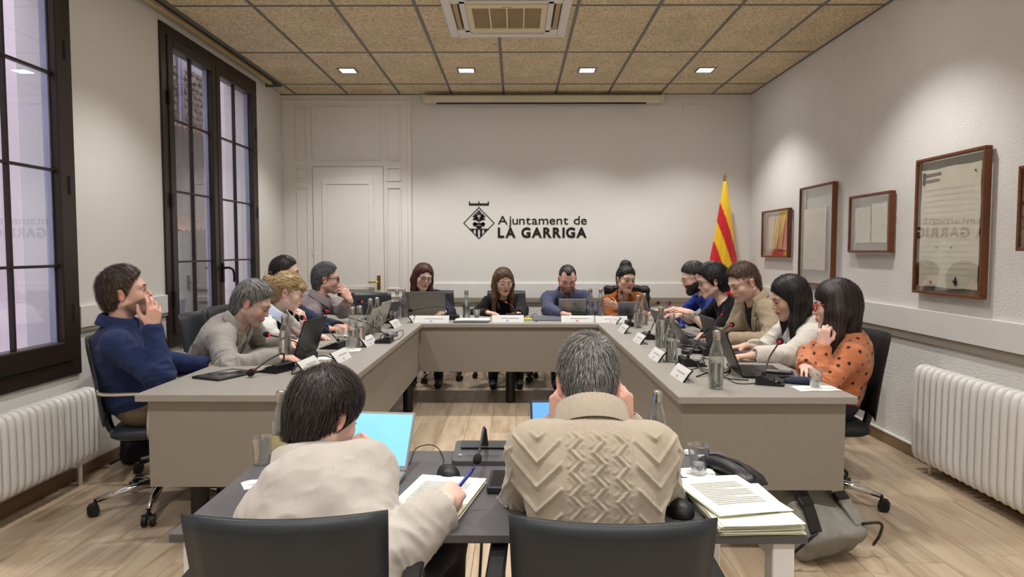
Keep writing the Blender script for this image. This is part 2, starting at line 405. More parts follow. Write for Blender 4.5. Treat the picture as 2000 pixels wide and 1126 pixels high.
# ------------------------------------------------------------------ outside, seen through the glass
m_lilac = M('render_pink', lin(192,174,170), .85, var=.05, vs=1.2, bump=.3, bs=30)
m_oldplaster = M('old_plaster', lin(150,150,150), .9, var=.28, vs=1.5, bump=.5, bs=12)
hA = thing('rendered_house', 'plain pink rendered house across the lane, seen through the near window', 'building', (0,0,0))
MB().box((-8.5,-4,-3),(-5.0,9.1,4.6)).build('wall', m_lilac, hA)
MB().tube([(-4.93,9.0,-3),(-4.93,9.0,4.6)],.05,10).build('downpipe', M('zinc_pipe', lin(120,122,135), .4, .6), hA)
hB = thing('rendered_house', 'pink rendered house seen through the right pane of the far window', 'building', (0,0,0))
MB().box((-4.9,11.0,-3),(-4.6,20,5.2)).build('wall', m_lilac, hB)
hC = thing('stone_house', 'old stone house with tiled lean-to roof seen through the far window', 'building', (0,0,0))
MB().box((-9.5,9.2,-3),(-6.25,16,6.2)).build('wall', m_oldplaster, hC)
m_stone = M('rubble_stone', lin(128,112,100), .9, var=.3, vs=5, rand=.35, bump=.6, bs=25)
def stone_mesh(s):
    r = random.Random(s); pts = []
    n = 7; pts = [(math.cos(2*math.pi*k/n)*(.85+.3*r.random())/2, math.sin(2*math.pi*k/n)*(.85+.3*r.random())/2) for k in range(n)]
    b = MB(); V = [(0,p[0],p[1]) for p in pts]+[(.05,p[0]*.8,p[1]*.8) for p in pts]
    b.add(V, [(i,(i+1)%n,n+(i+1)%n,n+i) for i in range(n)]+[tuple(range(n,2*n))]); return b.mesh('stone', m_stone)
sm = [stone_mesh(i) for i in range(5)]
for j in range(9):
    for i in range(16):
        o = put('stone', sm[(i*3+j)%5], hC, (-6.25, 11.6+i*.2+(j%2)*.1+random.uniform(-.02,.02), 3.75+j*.13+random.uniform(-.015,.015)))
        o.scale = (1, .19*random.uniform(.8,1.05), .125*random.uniform(.8,1.1))
m_rooft = M('roof_tile_clay', lin(150,112,92), .85, var=.25, vs=9, rand=.25)
tl = MB().grid(lambda u,v: (v*.42, (u-.5)*.17, math.sin(u*math.pi)*.05-v*.16), 7, 3).mesh('roof_tile', m_rooft, True)
for i in range(26):
    put('roof_tile', tl, hC, (-6.2, 11.3+i*.17, 3.68))
    for k in range(2): put('roof_tile', tl, hC, (-6.2+k*.36, 11.3+i*.17, 2.02-k*.137))
MB().box((-6.25,11.2,-3),(-5.5,15.8,1.72)).build('lean_to_wall', M('mossy_plaster', lin(128,132,122), .9, var=.25, vs=2, bump=.4, bs=14), hC)
MB().tube([(-6.17,12.75,3.75),(-6.17,12.75,6)],.06,10).build('downpipe', MATS['zinc_pipe'], hC)
wd = MB().box((-6.28,12.05,2.35),(-6.2,12.5,2.85)).build('window', M('pale_shutter', lin(196,196,204), .6), hC)
MB().box((-6.24,12.12,2.4),(-6.19,12.43,2.8)).build('pane', M('dark_pane', lin(60,64,80), .2), wd)
tag(MB().box((-12,-6,-3.2),(XL-.35,22,-3)).build('lane_ground', M('asphalt', lin(80,80,84), .9)), 'grey lane far below the windows', kind='structure')
# gate post on the terrace outside the near window
gp = thing('gate_post', 'grey steel gate post with a lock plate outside the near window', 'post', (-3.75,3.63+.95,.0))
MB().tube([(0,0,-.5),(0,0,.905)],.042,14).build('post', M('grey_paint_steel', lin(120,120,132), .4, .3), gp, 'auto')
MB().box((-.02,-.26,-.5),(.01,-.10,.91)).build('gate_leaf', M('pale_blue_steel', lin(168,178,196), .45), gp)
MB().box((-.01,.03,.56),(.02,.14,.64),.004).build('lock_plate', MATS['zinc_pipe'], gp)

# ================================================================== ceiling fittings
m_lamp = M('lamp_diffuser', (1,1,1), .4, emit=(.86,.95,1.0), es=7.0, var=.0)
m_lampf = M('lamp_bezel', lin(138,134,128), .35, .3)
lx = [-1.692,-.500,.712,1.895]; lyv = [7.0,4.45,1.9,-.5]
wh = ['left end of the row near the end wall','second from the left in the row near the end wall','third from the left in the row near the end wall','right end of the row near the end wall']
for j,y in enumerate(lyv):
    for i,x in enumerate(lx):
        t = thing('ceiling_downlight', ('square recessed downlight at the '+wh[i]) if j == 0 else 'square recessed downlight '+['','above the middle of the table wings','above the foreground table','behind the camera'][j]+', '+['nearest the windows','second from the windows','second from the stucco wall','nearest the stucco wall'][i], 'downlight', (x,y,ZC), 0, 'recessed ceiling downlights' if j == 0 else 'recessed downlights out of view')
        b = MB(); a, c = .092, .072
        b.box((-a,-a,-.006),(a,-c,.001)).box((-a,c,-.006),(a,a,.001)).box((-a,-c,-.006),(-c,c,.001)).box((c,-c,-.006),(a,c,.001))
        b.build('bezel', m_lampf, t)
        MB().box((-c,-c,-.004),(c,c,.0005)).build('diffuser', m_lamp, t)
        ld = bpy.data.lights.new('downlight','SPOT'); ld.energy = LAMP_POWER; ld.color = LAMP_COL; ld.spot_size = math.radians(112); ld.spot_blend = .6; ld.shadow_soft_size = .06
        lo = bpy.data.objects.new('lamp_bulb', ld); COL.objects.link(lo); lo.parent = t; lo.location = (0,0,-.012)
        ad = bpy.data.lights.new('downlight_glow','AREA'); ad.energy = LAMP_POWER*.010; ad.color = LAMP_COL; ad.shape = 'SQUARE'; ad.size = .14
        ao = bpy.data.objects.new('lamp_glow', ad); COL.objects.link(ao); ao.parent = t; ao.location = (0,0,-.008)
# air conditioner cassette
ac = thing('air_conditioner', 'white four-way ceiling cassette air conditioner with beige intake grille', 'air conditioner', ((AC[0]+AC[1])/2,(AC[2]+AC[3])/2,ZC))
m_acw = M('ac_white', lin(224,222,218), .4, var=.01); m_acb = M('ac_ivory', lin(226,212,176), .45, var=.02)
hw = (AC[1]-AC[0])/2; hl = (AC[3]-AC[2])/2
b = MB(); i_ = .30
b.box((-hw,-hl,-.035),(-.405,hl,0),.008).box((.405,-hl,-.035),(hw,hl,0),.008).box((-.405,-hl,-.035),(.405,-.405,0),.006).box((-.405,.405,-.035),(.405,hl,0),.006)
b.box((-.345,-.345,-.033),(-.30,.345,0),.004).box((.30,-.345,-.033),(.345,.345,0),.004).box((-.345,-.345,-.033),(.345,-.30,0),.004).box((-.345,.30,-.033),(.345,.345,0),.004)
for sx in (-1,1):
    for sy in (-1,1):
        b.box((min(sx*.30,sx*.405),min(sy*.30,sy*.405),-.033),(max(sx*.30,sx*.405),max(sy*.30,sy*.405),0),.004)
b.build('casing', m_acw, ac)
MB().box((-.41,-.41,-.004),(.41,.41,0)).build('air_slots', m_black, ac)
fl = M('ac_flap', lin(176,148,98), .45)
for k in range(4):
    f = MB().box((-.295,.36,-.024),(.295,.398,-.012),.004).build('flap', m_acb if k == 0 else fl, ac, rot=(0,0,k*math.pi/2))
b = MB(); o_, n_ = .298, .235
b.box((-o_,-o_,-.045),(o_,-n_,-.01),.005).box((-o_,n_,-.045),(o_,o_,-.01),.005).box((-o_,-n_,-.045),(-n_-.02,n_,-.01),.005).box((n_+.02,-n_,-.045),(o_,n_,-.01),.005)
gr = b.build('intake_frame', m_acb, ac)
MB().box((-n_-.02,-n_,-.03),(n_+.02,n_,-.012)).build('filter', M('ac_filter', lin(150,130,98), .8, var=.1, vs=12), gr)
gb = MB()
for k in (-1,0,1): gb.box((k*.128-.006,-n_,-.04),(k*.128+.006,n_,-.03))
gb.build('grille_ribs', m_acb, gr)
gs = MB()
for k in range(38): y = -n_+.006+k*.0123; gs.box((-n_-.02,y,-.034),(n_+.02,y+.004,-.03))
gs.build('grille_slats', M('ac_slat', lin(178,158,124), .6), gr)
MB().box((-.035,-.268,-.0462),(.035,-.262,-.0448)).build('maker_lettering', m_black, gr)
MB().box((.40,.43,-.037),(.44,.455,-.034),.002).build('sensor', m_trim, ac)
# air vent in the ceiling
v = thing('ceiling_vent', 'small beige ceiling air vent close to the door wall', 'vent', (-1.69,7.90,ZC))
MB().box((-.165,-.055,-.006),(.165,.055,.002),.002).build('vent_frame', M('vent_beige', lin(206,188,150), .5), v)
for k in range(5): MB().box((-.145,-.04+k*.018,-.009),(.145,-.034+k*.018,-.005)).build('slat', MATS['vent_beige'], v)
# projection screen case
ps = thing('projector_screen', 'long cream roll-up projection screen case at top of end wall', 'projector screen', (.307,7.97,3.098))
m_cream = M('screen_case', lin(224,214,188), .4, var=.02)
MB().box((-1.36,-.055,0),(1.36,.06,.078),.01).build('case', m_cream, ps)
for sx in (-1,1): MB().box((sx*1.36-.012,-.06,-.004),(sx*1.36+.012,.065,.082),.003).build('end_cap', m_cream, ps)
MB().box((-1.22,-.02,-.014),(1.18,.006,.002),.003).build('pull_bar', m_blackm, ps)
tag(MB().box((1.93,YB-.012,2.985),(2.22,YB,3.10),.003).build('blank_cover_plate', m_wall), 'painted blank cover plate high on the end wall by the corner', 'cover plate')

# ================================================================== implicit surfaces (bodies, clothes, hair)
def unit(v): v = np.asarray(v, float); return v/(np.linalg.norm(v)+1e-12)
class Field:
    def __init__(s, lo, hi, h):
        s.lo = np.array(lo, float); s.h = h
        s.n = np.maximum(np.ceil((np.array(hi)-s.lo)/h).astype(int)+1, 4)
        s.f = np.full(s.n, .08, np.float32)
        s.ax = [(s.lo[i]+h*np.arange(s.n[i])).astype(np.float32) for i in range(3)]
    def _blk(s, lo, hi):
        a = np.clip(np.floor((np.array(lo)-s.lo)/s.h).astype(int), 0, s.n); b = np.clip(np.ceil((np.array(hi)-s.lo)/s.h).astype(int)+1, 0, s.n)
        if (b <= a).any(): return None
        sl = tuple(slice(a[i], b[i]) for i in range(3))
        return sl, s.ax[0][sl[0]][:,None,None], s.ax[1][sl[1]][None,:,None], s.ax[2][sl[2]][None,None,:]
    def op(s, d, sl, k, mode):
        f = s.f[sl]
        if mode == 'sub': d = -d; f2 = -f; d2 = -d
        if mode == 'add':
            if k > 0:
                t = np.maximum(k-np.abs(f-d), 0)/k; s.f[sl] = np.minimum(f, d)-t*t*k*.25
            else: s.f[sl] = np.minimum(f, d)
        else:
            if k > 0:
                t = np.maximum(k-np.abs(f-d), 0)/k; s.f[sl] = np.maximum(f, d)+t*t*k*.25
            else: s.f[sl] = np.maximum(f, d)
    def cone(s, a, b, ra, rb, k=.02, mode='add', flat=None):
        """tapered capsule; flat=(dir, scale) squashes along dir"""
        a = np.array(a, float); b = np.array(b, float); m = max(ra, rb)+k+.012
        B = s._blk(np.minimum(a,b)-m, np.maximum(a,b)+m)
        if B is None: return s
        sl,X,Y,Z = B; d = b-a; L2 = float(d@d)+1e-9
        px,py,pz = X-a[0], Y-a[1], Z-a[2]
        t = np.clip((px*d[0]+py*d[1]+pz*d[2])/L2, 0, 1)
        qx,qy,qz = px-t*d[0], py-t*d[1], pz-t*d[2]
        if flat is not None:
            n, sc = unit(flat[0]), flat[1]; w = (qx*n[0]+qy*n[1]+qz*n[2])*(1/sc-1)
            qx,qy,qz = qx+w*n[0], qy+w*n[1], qz+w*n[2]
        dist = np.sqrt(qx*qx+qy*qy+qz*qz)-(ra+(rb-ra)*t)
        s.op(dist.astype(np.float32), sl, k, mode); return s
    def ell(s, c, r, k=.02, R=None, mode='add', pad=0.):
        c = np.array(c, float); r = np.array(r, float)+pad; m = r.max()+k+.012
        B = s._blk(c-m, c+m)
        if B is None: return s
        sl,X,Y,Z = B; p = [X-c[0], Y-c[1], Z-c[2]]
        if R is not None: p = [p[0]*R[0][i]+p[1]*R[1][i]+p[2]*R[2][i] for i in range(3)]
        q = [p[i]/r[i] for i in range(3)]
        k0 = np.sqrt(q[0]**2+q[1]**2+q[2]**2); k1 = np.sqrt((q[0]/r[0])**2+(q[1]/r[1])**2+(q[2]/r[2])**2)+1e-9
        s.op((k0*(k0-1)/k1).astype(np.float32)+np.zeros(1,np.float32), sl, k, mode); return s
    def cut(s, fn, k=.004):
        """keep where fn(X,Y,Z) < 0"""
        d = fn(s.ax[0][:,None,None], s.ax[1][None,:,None], s.ax[2][None,None,:])
        d = np.broadcast_to(d, s.f.shape).astype(np.float32)
        s.op(d, (slice(None),)*3, k, 'max'); return s
    def sample(s, P):
        q = (P-s.lo)/s.h; q = np.clip(q, 0, s.n-1.001); i = q.astype(int); t = q-i; f = s.f; out = 0
        for dx in (0,1):
            for dy in (0,1):
                for dz in (0,1):
                    w = (t[:,0] if dx else 1-t[:,0])*(t[:,1] if dy else 1-t[:,1])*(t[:,2] if dz else 1-t[:,2])
                    out = out+w*f[i[:,0]+dx, i[:,1]+dy, i[:,2]+dz]
        return out
    def normal(s, P, e=.004):
        g = np.stack([s.sample(P+np.eye(3)[i]*e)-s.sample(P-np.eye(3)[i]*e) for i in range(3)], 1)
        return g/(np.linalg.norm(g, axis=1, keepdims=True)+1e-9)
    def mesh(s):
        """surface nets -> verts, quads"""
        f = s.f; f[0]=f[-1]=.05; f[:,0]=f[:,-1]=.05; f[:,:,0]=f[:,:,-1]=.05
        ins = f < 0; n = np.array(f.shape)
        c = np.zeros(n-1, np.int8)
        for dx in (0,1):
            for dy in (0,1):
                for dz in (0,1): c += ins[dx:n[0]-1+dx, dy:n[1]-1+dy, dz:n[2]-1+dz]
        act = (c > 0) & (c < 8); idx = np.argwhere(act)
        if len(idx) == 0: return np.zeros((0,3)), np.zeros((0,4), int)
        num = np.full(act.shape, -1, np.int64); num[act] = np.arange(len(idx))
        cv = np.stack([f[idx[:,0]+dx, idx[:,1]+dy, idx[:,2]+dz] for dx in (0,1) for dy in (0,1) for dz in (0,1)], 1).astype(float)
        corners = np.array([(dx,dy,dz) for dx in (0,1) for dy in (0,1) for dz in (0,1)], float)
        acc = np.zeros((len(idx),3)); cnt = np.zeros(len(idx))
        for a in range(8):
            for ax in (4,2,1):
                if not a & ax:
                    b = a | ax; va, vb = cv[:,a], cv[:,b]; x = (va < 0) != (vb < 0)
                    t = np.where(x, va/(va-vb+1e-12), 0)
                    acc += np.where(x[:,None], corners[a]+t[:,None]*(corners[b]-corners[a]), 0); cnt += x
        V = s.lo+s.h*(idx+acc/cnt[:,None])
        Q = []
        for ax in range(3):
            u, w = [(1,2),(2,0),(0,1)][ax]
            A = np.take(ins, range(n[ax]-1), ax); Bn = np.take(ins, range(1,n[ax]), ax)
            e = np.argwhere(A != Bn)
            ok = (e[:,u] > 0) & (e[:,w] > 0) & (e[:,u] < n[u]-1) & (e[:,w] < n[w]-1); e = e[ok]
            fl = A[e[:,0],e[:,1],e[:,2]]
            def at(du, dw):
                p = e.copy(); p[:,u] -= du; p[:,w] -= dw; return num[p[:,0],p[:,1],p[:,2]]
            q = np.stack([at(1,1), at(0,1), at(0,0), at(1,0)], 1)
            q = np.where(fl[:,None], q, q[:,::-1]); Q.append(q)
        Q = np.concatenate(Q); return V, Q[(Q >= 0).all(1)]
# value noise
_PT = np.random.default_rng(5).random((64,64,64)).astype(np.float32)
def vnoise(P):
    i = np.floor(P).astype(int); t = P-i; t = t*t*(3-2*t); out = 0
    for dx in (0,1):
        for dy in (0,1):
            for dz in (0,1):
                w = (t[:,0] if dx else 1-t[:,0])*(t[:,1] if dy else 1-t[:,1])*(t[:,2] if dz else 1-t[:,2])
                out = out+w*_PT[(i[:,0]+dx)&63, (i[:,1]+dy)&63, (i[:,2]+dz)&63]
    return out
def vnormals(V, Q):
    n = np.cross(V[Q[:,2]]-V[Q[:,0]], V[Q[:,3]]-V[Q[:,1]]); N = np.zeros_like(V)
    for k in range(4): np.add.at(N, Q[:,k], n)
    return N/(np.linalg.norm(N, axis=1, keepdims=True)+1e-12)
def npmesh(name, V, Q, mat, parent=None, off=None, cols=None, smooth=True, extra=None):
    """numpy quads -> object; off is subtracted (parent location)"""
    me = bpy.data.meshes.new(name); V = np.asarray(V, float)
    if off is not None: V = V-np.asarray(off)
    if len(V) == 0: V = np.zeros((4,3)); Q = np.array([[0,1,2,3]])
    me.vertices.add(len(V)); me.vertices.foreach_set('co', V.astype(np.float32).ravel())
    k = Q.shape[1]; me.loops.add(Q.size); me.loops.foreach_set('vertex_index', Q.astype(np.int32).ravel())
    me.polygons.add(len(Q)); me.polygons.foreach_set('loop_start', np.arange(0, Q.size, k, dtype=np.int32))
    if smooth: me.polygons.foreach_set('use_smooth', np.ones(len(Q), bool))
    me.update(calc_edges=True); me.validate()
    if cols is not None:
        a = me.color_attributes.new('Col', 'FLOAT_COLOR', 'POINT'); c = np.ones((len(V),4), np.float32); c[:,:3] = cols
        a.data.foreach_set('color', c.ravel())
    if extra is not None:
        for nm, arr in extra.items():
            a = me.attributes.new(nm, 'FLOAT', 'POINT'); a.data.foreach_set('value', np.asarray(arr, np.float32))
    me.materials.append(mat)
    return put(name, me, parent)
def rotm(yaw=0, pitch=0, roll=0):
    """columns: right, forward, up. yaw about z (deg, 0 = looking along +y), pitch>0 looks down, roll>0 tilts to own right"""
    Rz = np.array(Matrix.Rotation(math.radians(yaw), 3, 'Z')); Rx = np.array(Matrix.Rotation(math.radians(-pitch), 3, 'X')); Ry = np.array(Matrix.Rotation(math.radians(roll), 3, 'Y'))
    return Rz @ Rx @ Ry

# ------------------------------------------------------------------ materials for people
def skin_mat():
    m = M('skin', (1,1,1), .5, var=.04, vs=60, attr='Col', bump=.12, bs=600, bdist=.0008, spec=.35)
    b = m.node_tree.nodes['Principled BSDF']
    b.inputs['Subsurface Weight'].default_value = .12; b.inputs['Subsurface Radius'].default_value = (.012,.005,.003); b.inputs['Subsurface Scale'].default_value = 1.
    return m
m_skin = skin_mat()
m_hair = M('hair_strands', (1,1,1), .48, var=.15, vs=40, attr='Col', spec=.5)
m_eye = M('eyeball', (1,1,1), .15, var=.0, attr='Col')
def cloth(name, rgb, rough=.85, var=.06, vs=40, bump=.35, bs=900, bdist=.001, stretch=None, sheen=.06):
    return M('cloth_'+name, lin(*rgb), rough, var=var, vs=vs, bump=bump, bs=bs, bdist=bdist, stretch=stretch, sheen=sheen, spec=.25)

# ------------------------------------------------------------------ head
def head_field(sx=1., fem=False, h=.0032, neck=None, jaw=1., nose=1., neck_r=.056, lidded=.5):
    f = Field((-.105,-.135,-.26), (.105,.135,.14), h)
    f.ell((0,-.018,.032), (.0745*sx,.094,.086), .0)
    f.ell((0,.024,.02), (.066*sx,.07,.07), .03)
    f.ell((0,.028,-.045), (.056*sx*jaw,.062,.066), .03)
    for s in (-1,1):
        f.cone((s*.055*sx*jaw,-.005,-.052), (s*.014,.07,-.098), .019, .016, .028)
        f.ell((s*.042*sx,.060,-.028), (.024,.022,.026), .025)
    f.ell((0,.078,-.1), (.017 if fem else .021,.014,.015), .022)
    # neck
    nb = neck if neck is not None else (0,-.05,-.21)
    f.cone((0,-.022,-.055), nb, neck_r, neck_r*1.08, .022)
    # brow, sockets, nose
    br = .009 if fem else .0115
    for s in (-1,1):
        f.cone((s*.012,.0865,.026), (s*.046,.073,.024), br, br*.8, .018)
        f.ell((s*.031,.100,.003), (.019,.018,.0125), .012, mode='sub')
        f.ell((s*.0305,.0775,.002), (.0150,.0130,.0125), .004)
    f.cone((0,.086,.018), (0,.104*nose**.3,-.024), .0075, .0105, .013)
    f.ell((0,.1035*nose**.3,-.027), (.0095,.0095,.0085), .006)
    for s in (-1,1): f.ell((s*.0115,.094,-.030), (.0075,.0095,.0072), .006)
    # mouth
    lp = 1.12 if fem else 1.
    f.ell((0,.0855,-.058), (.027,.016,.018), .014)
    f.ell((0,.0985,-.0555), (.0215,.0075,.0055*lp), .005); f.ell((0,.0965,-.0672), (.0185,.0078,.0065*lp), .005)
    f.ell((0,.1065,-.0610), (.0245,.010,.0016), .003, mode='sub')
    f.ell((0,.103,-.0775), (.016,.009,.005), .008, mode='sub')
    # ears
    for s in (-1,1):
        R = rotm(s*-22, 0, s*8)
        c = np.array((s*.0775*sx,-.012,-.006))
        f.ell(c, (.0085,.0185,.031), .006, R=R)
        f.ell(c+np.array((s*.0085,.004,.001)), (.006,.011,.020), .004, R=R, mode='sub')
    return f
def head_colors(V, tone, fem=False, beard=None, lips=None, blush=1.):
    t = np.array(tone)[None]; C = np.repeat(t, len(V), 0)
    d = lambda c, r: np.clip(1-np.linalg.norm((V-np.array(c))/np.array(r), axis=1), 0, 1)[:,None]
    red = np.array([[1.06,.80,.74]])
    for s in (-1,1):
        C = C*(1+(red-1)*d((s*.045,.07,-.025), (.035,.05,.03))*.9*blush)
        C = C*(1+(red-1)*np.clip(d((s*.085,-.012,-.006), (.022,.035,.045))*2, 0, 1)*.9*blush)
        C = C*(1+(np.array([[.72,.62,.62]])-1)*d((s*.031,.09,.002), (.024,.03,.017))*.9)
    C = C*(1+(red-1)*d((0,.11,-.025), (.022,.03,.022))*.9*blush)
    lc = np.array(lips if lips is not None else (np.array(tone)*np.array((.82,.50,.48))))[None]
    lm = np.clip(d((0,.1,-.061), (.030,.03,.0165))*4, 0, 1)*(1 if fem else .75)
    C = C*(1-lm)+lc*lm
    ln = np.clip(d((0,.1,-.0608), (.026,.03,.003))*4, 0, 1)*.6; C = C*(1-ln*.6)
    if beard is not None:
        bc, amt = np.array(beard[0])[None], beard[1]
        z, y, x = V[:,2], V[:,1], np.abs(V[:,0])
        m = np.clip((-.032-z-.25*np.clip(.075-y,0,1))*90, 0, 1)*np.clip((y+.012)*60, 0, 1)*np.clip((z+.135)*60, 0, 1)
        m = np.maximum(m, np.clip((-.036-z)*150,0,1)*np.clip((z+.054)*200,0,1)*np.clip((.026-x)*150,0,1)*np.clip((y-.08)*100,0,1))
        m = m*(1-np.clip(d((0,.1,-.061), (.028,.03,.014))*4, 0, 1)[:,0])
        m = (m*amt*(.75+.5*vnoise(V*500)))[:,None]; m = np.clip(m, 0, 1); C = C*(1-m)+bc*m
    return C
# ------------------------------------------------------------------ hands (origin wrist, +y fingers, +z back of hand, x toward thumb * side)
CURL = {'rest': [(18,26,16)]*4+[0], 'type': [(28,38,22)]*4+[0], 'flat': [(4,8,6)]*4+[0], 'fist': [(72,88,55)]*4+[1],
        'pen': [(52,48,18),(58,62,28),(66,78,40),(70,80,45),1], 'chin': [(22,34,26),(30,40,30),(38,46,34),(44,50,36),0],
        'mouth': [(12,30,24),(24,40,30),(34,52,40),(42,58,42),0], 'cheek': [(48,62,40)]*4+[1], 'hold': [(36,50,30),(40,54,32),(42,56,34),(44,58,34),1]}
def hand_field(side, pose, fore_len, fore_r, wr=.026, h=.0034, sc=1.):
    f = Field((-.075*sc,-fore_len-.02,-.14*sc), (.075*sc,.215*sc,.06*sc), h)
    C = CURL[pose]; S = lambda *p: np.array((p[0]*side, p[1], p[2]))*sc
    f.cone((0,-fore_len,0), (0,.0,0), fore_r, wr*sc, .0, flat=((0,0,1),.86))
    f.cone(S(.016,.02,0), S(.022,.082,0), .019*sc, .0145*sc, .02, flat=((0,0,1),.82))
    f.cone(S(-.004,.02,0), S(.003,.09,0), .018*sc, .0145*sc, .02, flat=((0,0,1),.82))
    f.cone(S(-.018,.02,-.002), S(-.024,.078,-.001), .016*sc, .0128*sc, .02, flat=((0,0,1),.82))
    base = [(.026,.086,.0),(.0085,.092,.001),(-.0095,.088,0),(-.027,.078,-.002)]
    L = [(.040,.025,.020),(.044,.028,.021),(.041,.026,.021),(.032,.020,.018)]
    rad = [.0092,.0094,.0090,.0080]; spread = [7,1,-4,-10]
    for k in range(4):
        p = np.array(base[k]); a = 0.; sp = math.radians(spread[k])
        for j in range(3):
            a += math.radians(C[k][j]); d = np.array((math.sin(sp)*math.cos(a), math.cos(sp)*math.cos(a), -math.sin(a)))
            q = p+d*L[k][j]; f.cone(S(*p), S(*q), rad[k]*sc*(1-.07*j), rad[k]*sc*(1-.07*(j+1)), .006 if j == 0 else .003); p = q
    if C[4] == 0: dirs = [(.62,.66,-.30),(.45,.85,-.25),(.25,.93,-.26)]
    else: dirs = [(.50,.66,-.55),(.05,.86,-.50),(-.35,.85,-.38)]
    p = np.array((.022,.022,-.006))
    for j,(d,l) in enumerate(zip(dirs, (.044,.032,.027))):
        q = p+unit(d)*l; f.cone(S(*p), S(*q), (.0150,.0108,.0098)[j]*sc, (.0112,.0098,.0085)[j]*sc, .014 if j == 0 else .004); p = q
    return f
def ik(S, Wp, pole, la, lb):
    S, Wp = np.array(S,float), np.array(Wp,float); d = Wp-S; D = np.linalg.norm(d)
    if D > (la+lb)*.985: k = D/((la+lb)*.985); la *= k; lb *= k
    if D < abs(la-lb)+.02: D = abs(la-lb)+.02
    u = unit(d); x = (la*la-lb*lb+D*D)/(2*D); y = math.sqrt(max(la*la-x*x, 1e-6))
    p = np.array(pole,float); p = unit(p-u*(p@u)); return S+u*x+p*y
# ------------------------------------------------------------------ hair strands as ribbons over a hair field
def strands(f, starts, flow, length, step=.009, width=.0022, lift=.002, col=None, colvar=.25, curl=.0, seed=1, alt=None, altp=0., inside=False, side=None):
    """trace ribbons over field f (head space). flow(P,N)->dir"""
    r = np.random.default_rng(seed); n = len(starts); P = starts.copy()
    L = length*(0.55+.6*r.random(n)); off = lift*(.15+1.6*r.random(n)**1.5)
    ns = max(4, int(np.max(L)/step)); pts = []; nrm = []; alive = np.ones(n, bool)
    ph = r.random((n,3))*10
    st = L/ns
    for i in range(ns+1):
        N = f.normal(P); d0 = f.sample(P)
        tgt = off*min(1., i/2.)
        P = P-N*(d0-tgt)[:,None]*.85
        pts.append(P.copy()); nrm.append(N.copy())
        D = flow(P, N)+curl*(np.stack([vnoise(P*55+ph), vnoise(P*55+ph+7), vnoise(P*55+ph+13)],1)-.5)
        D = D-N*(D*N).sum(1,keepdims=True)*.85; D /= np.linalg.norm(D,axis=1,keepdims=True)+1e-9
        P = P+D*st[:,None]
    pts = np.stack(pts,1); nrm = np.stack(nrm,1)
    T = np.gradient(pts, axis=1); B = np.cross(T, nrm); B /= np.linalg.norm(B,axis=2,keepdims=True)+1e-9
    s = np.linspace(0,1,ns+1); w = width*np.clip(np.minimum(s*6+.5, (1-s)*3+.12), 0, 1)
    wv = (w[None,:]*(.6+.8*r.random((n,1))))[:,:,None]
    A = pts-B*wv*.5; Bb = pts+B*wv*.5
    V = np.stack([A,Bb],2).reshape(-1,3)
    idx = np.arange(n)[:,None]*(ns+1)*2+np.arange(ns)[None,:]*2
    Q = np.stack([idx, idx+1, idx+3, idx+2], -1).reshape(-1,4)
    c = np.array(col)[None]*(1+colvar*(r.random((n,1))*2-1))
    if alt is not None:
        m = r.random(n) < altp; c[m] = np.array(alt)[None]*(1+.3*(r.random((m.sum(),1))*2-1))
    C = np.repeat(c, (ns+1)*2, 0)
    return V, Q, C
def join(parts):
    V, Q, C, o = [], [], [], 0
    for p in parts:
        if len(p[0]) == 0: continue
        V.append(p[0]); Q.append(p[1]+o); o += len(p[0]); C.append(p[2] if len(p) > 2 else np.ones((len(p[0]),3)))
    return np.concatenate(V), np.concatenate(Q), np.concatenate(C)

# ------------------------------------------------------------------ hair builders (head space: x right, y forward, z up)
def hair_field(h=.0038, t=.010, top=.014, line=.0, recede=0., nape=-.088, side_y=.018, ear=True, lo=-.16, hi=.20, wide=.13, sx=1., front=.0, back=.0):
    f = Field((-wide,-.175,lo), (wide,.15,hi), h)
    f.ell((0,-.019,.034), (.0745*sx+t,.094+t+back,.087+t+top*.35), 0.)
    f.ell((0,.0,.06), (.064*sx+t*.6,.082+t*.5+front,.06+top), .03)
    f.cone((0,-.06,-.02), (0,-.052,-.085), .052+t*.4, .046+t*.3, .03)
    return f
def hair_cut(f, line=0., recede=0., nape=-.088, side_y=.018, ear=True, slope=.72, sideburn=-.03, k=.006):
    def fn(X,Y,Z):
        a = Y-(side_y+line*.3+(Z+.02)*slope)-line
        zm = np.where(Y > .004, sideburn, np.clip(sideburn+(Y-.004)*(nape-sideburn)/-.05, nape, 9))
        return np.maximum(a, zm-Z)
    f.cut(fn, k)
    if recede:
        for s in (-1,1): f.ell((s*.046,.088,.082), (.028,.045+recede,.035), .008, mode='sub')
    if ear:
        for s in (-1,1): f.ell((s*.09,-.008,-.008), (.03,.021,.034), .006, mode='sub')
    return f
def flow_whorl(c, fwd=.0, down=.4, spin=.35, lift=0.):
    c = np.array(c)
    def fl(P, N):
        d = P-c; d /= np.linalg.norm(d,axis=1,keepdims=True)+1e-6
        s = np.cross(np.array((0,-.3,1.))[None], d)
        o = d+s*spin*np.exp(-np.linalg.norm(P-c,axis=1,keepdims=True)/.06)
        o = o+np.array((0,fwd,0))*np.clip((P[:,2:3]-.05)*20,0,1)
        o[:,2] -= down*np.clip(1-(P[:,2]-.02)*8, 0, 1); return o
    return fl
def flow_back(side=.0):
    def fl(P, N):
        o = np.zeros_like(P); o[:,1] = -1; o[:,2] = -.15; o[:,0] = side
        o[:,2] += np.where(P[:,1] > .03, .5, -.25); return o
    return fl
def flow_part(down, px=0., back=.5):
    dn = np.array(down)
    def fl(P, N):
        o = np.repeat(dn[None], len(P), 0)*1.
        w = np.clip((P[:,2]-.03)*14, 0, 1)
        o[:,0] += np.sign(P[:,0]-px)*w*1.2; o[:,1] -= back*w; return o
    return fl
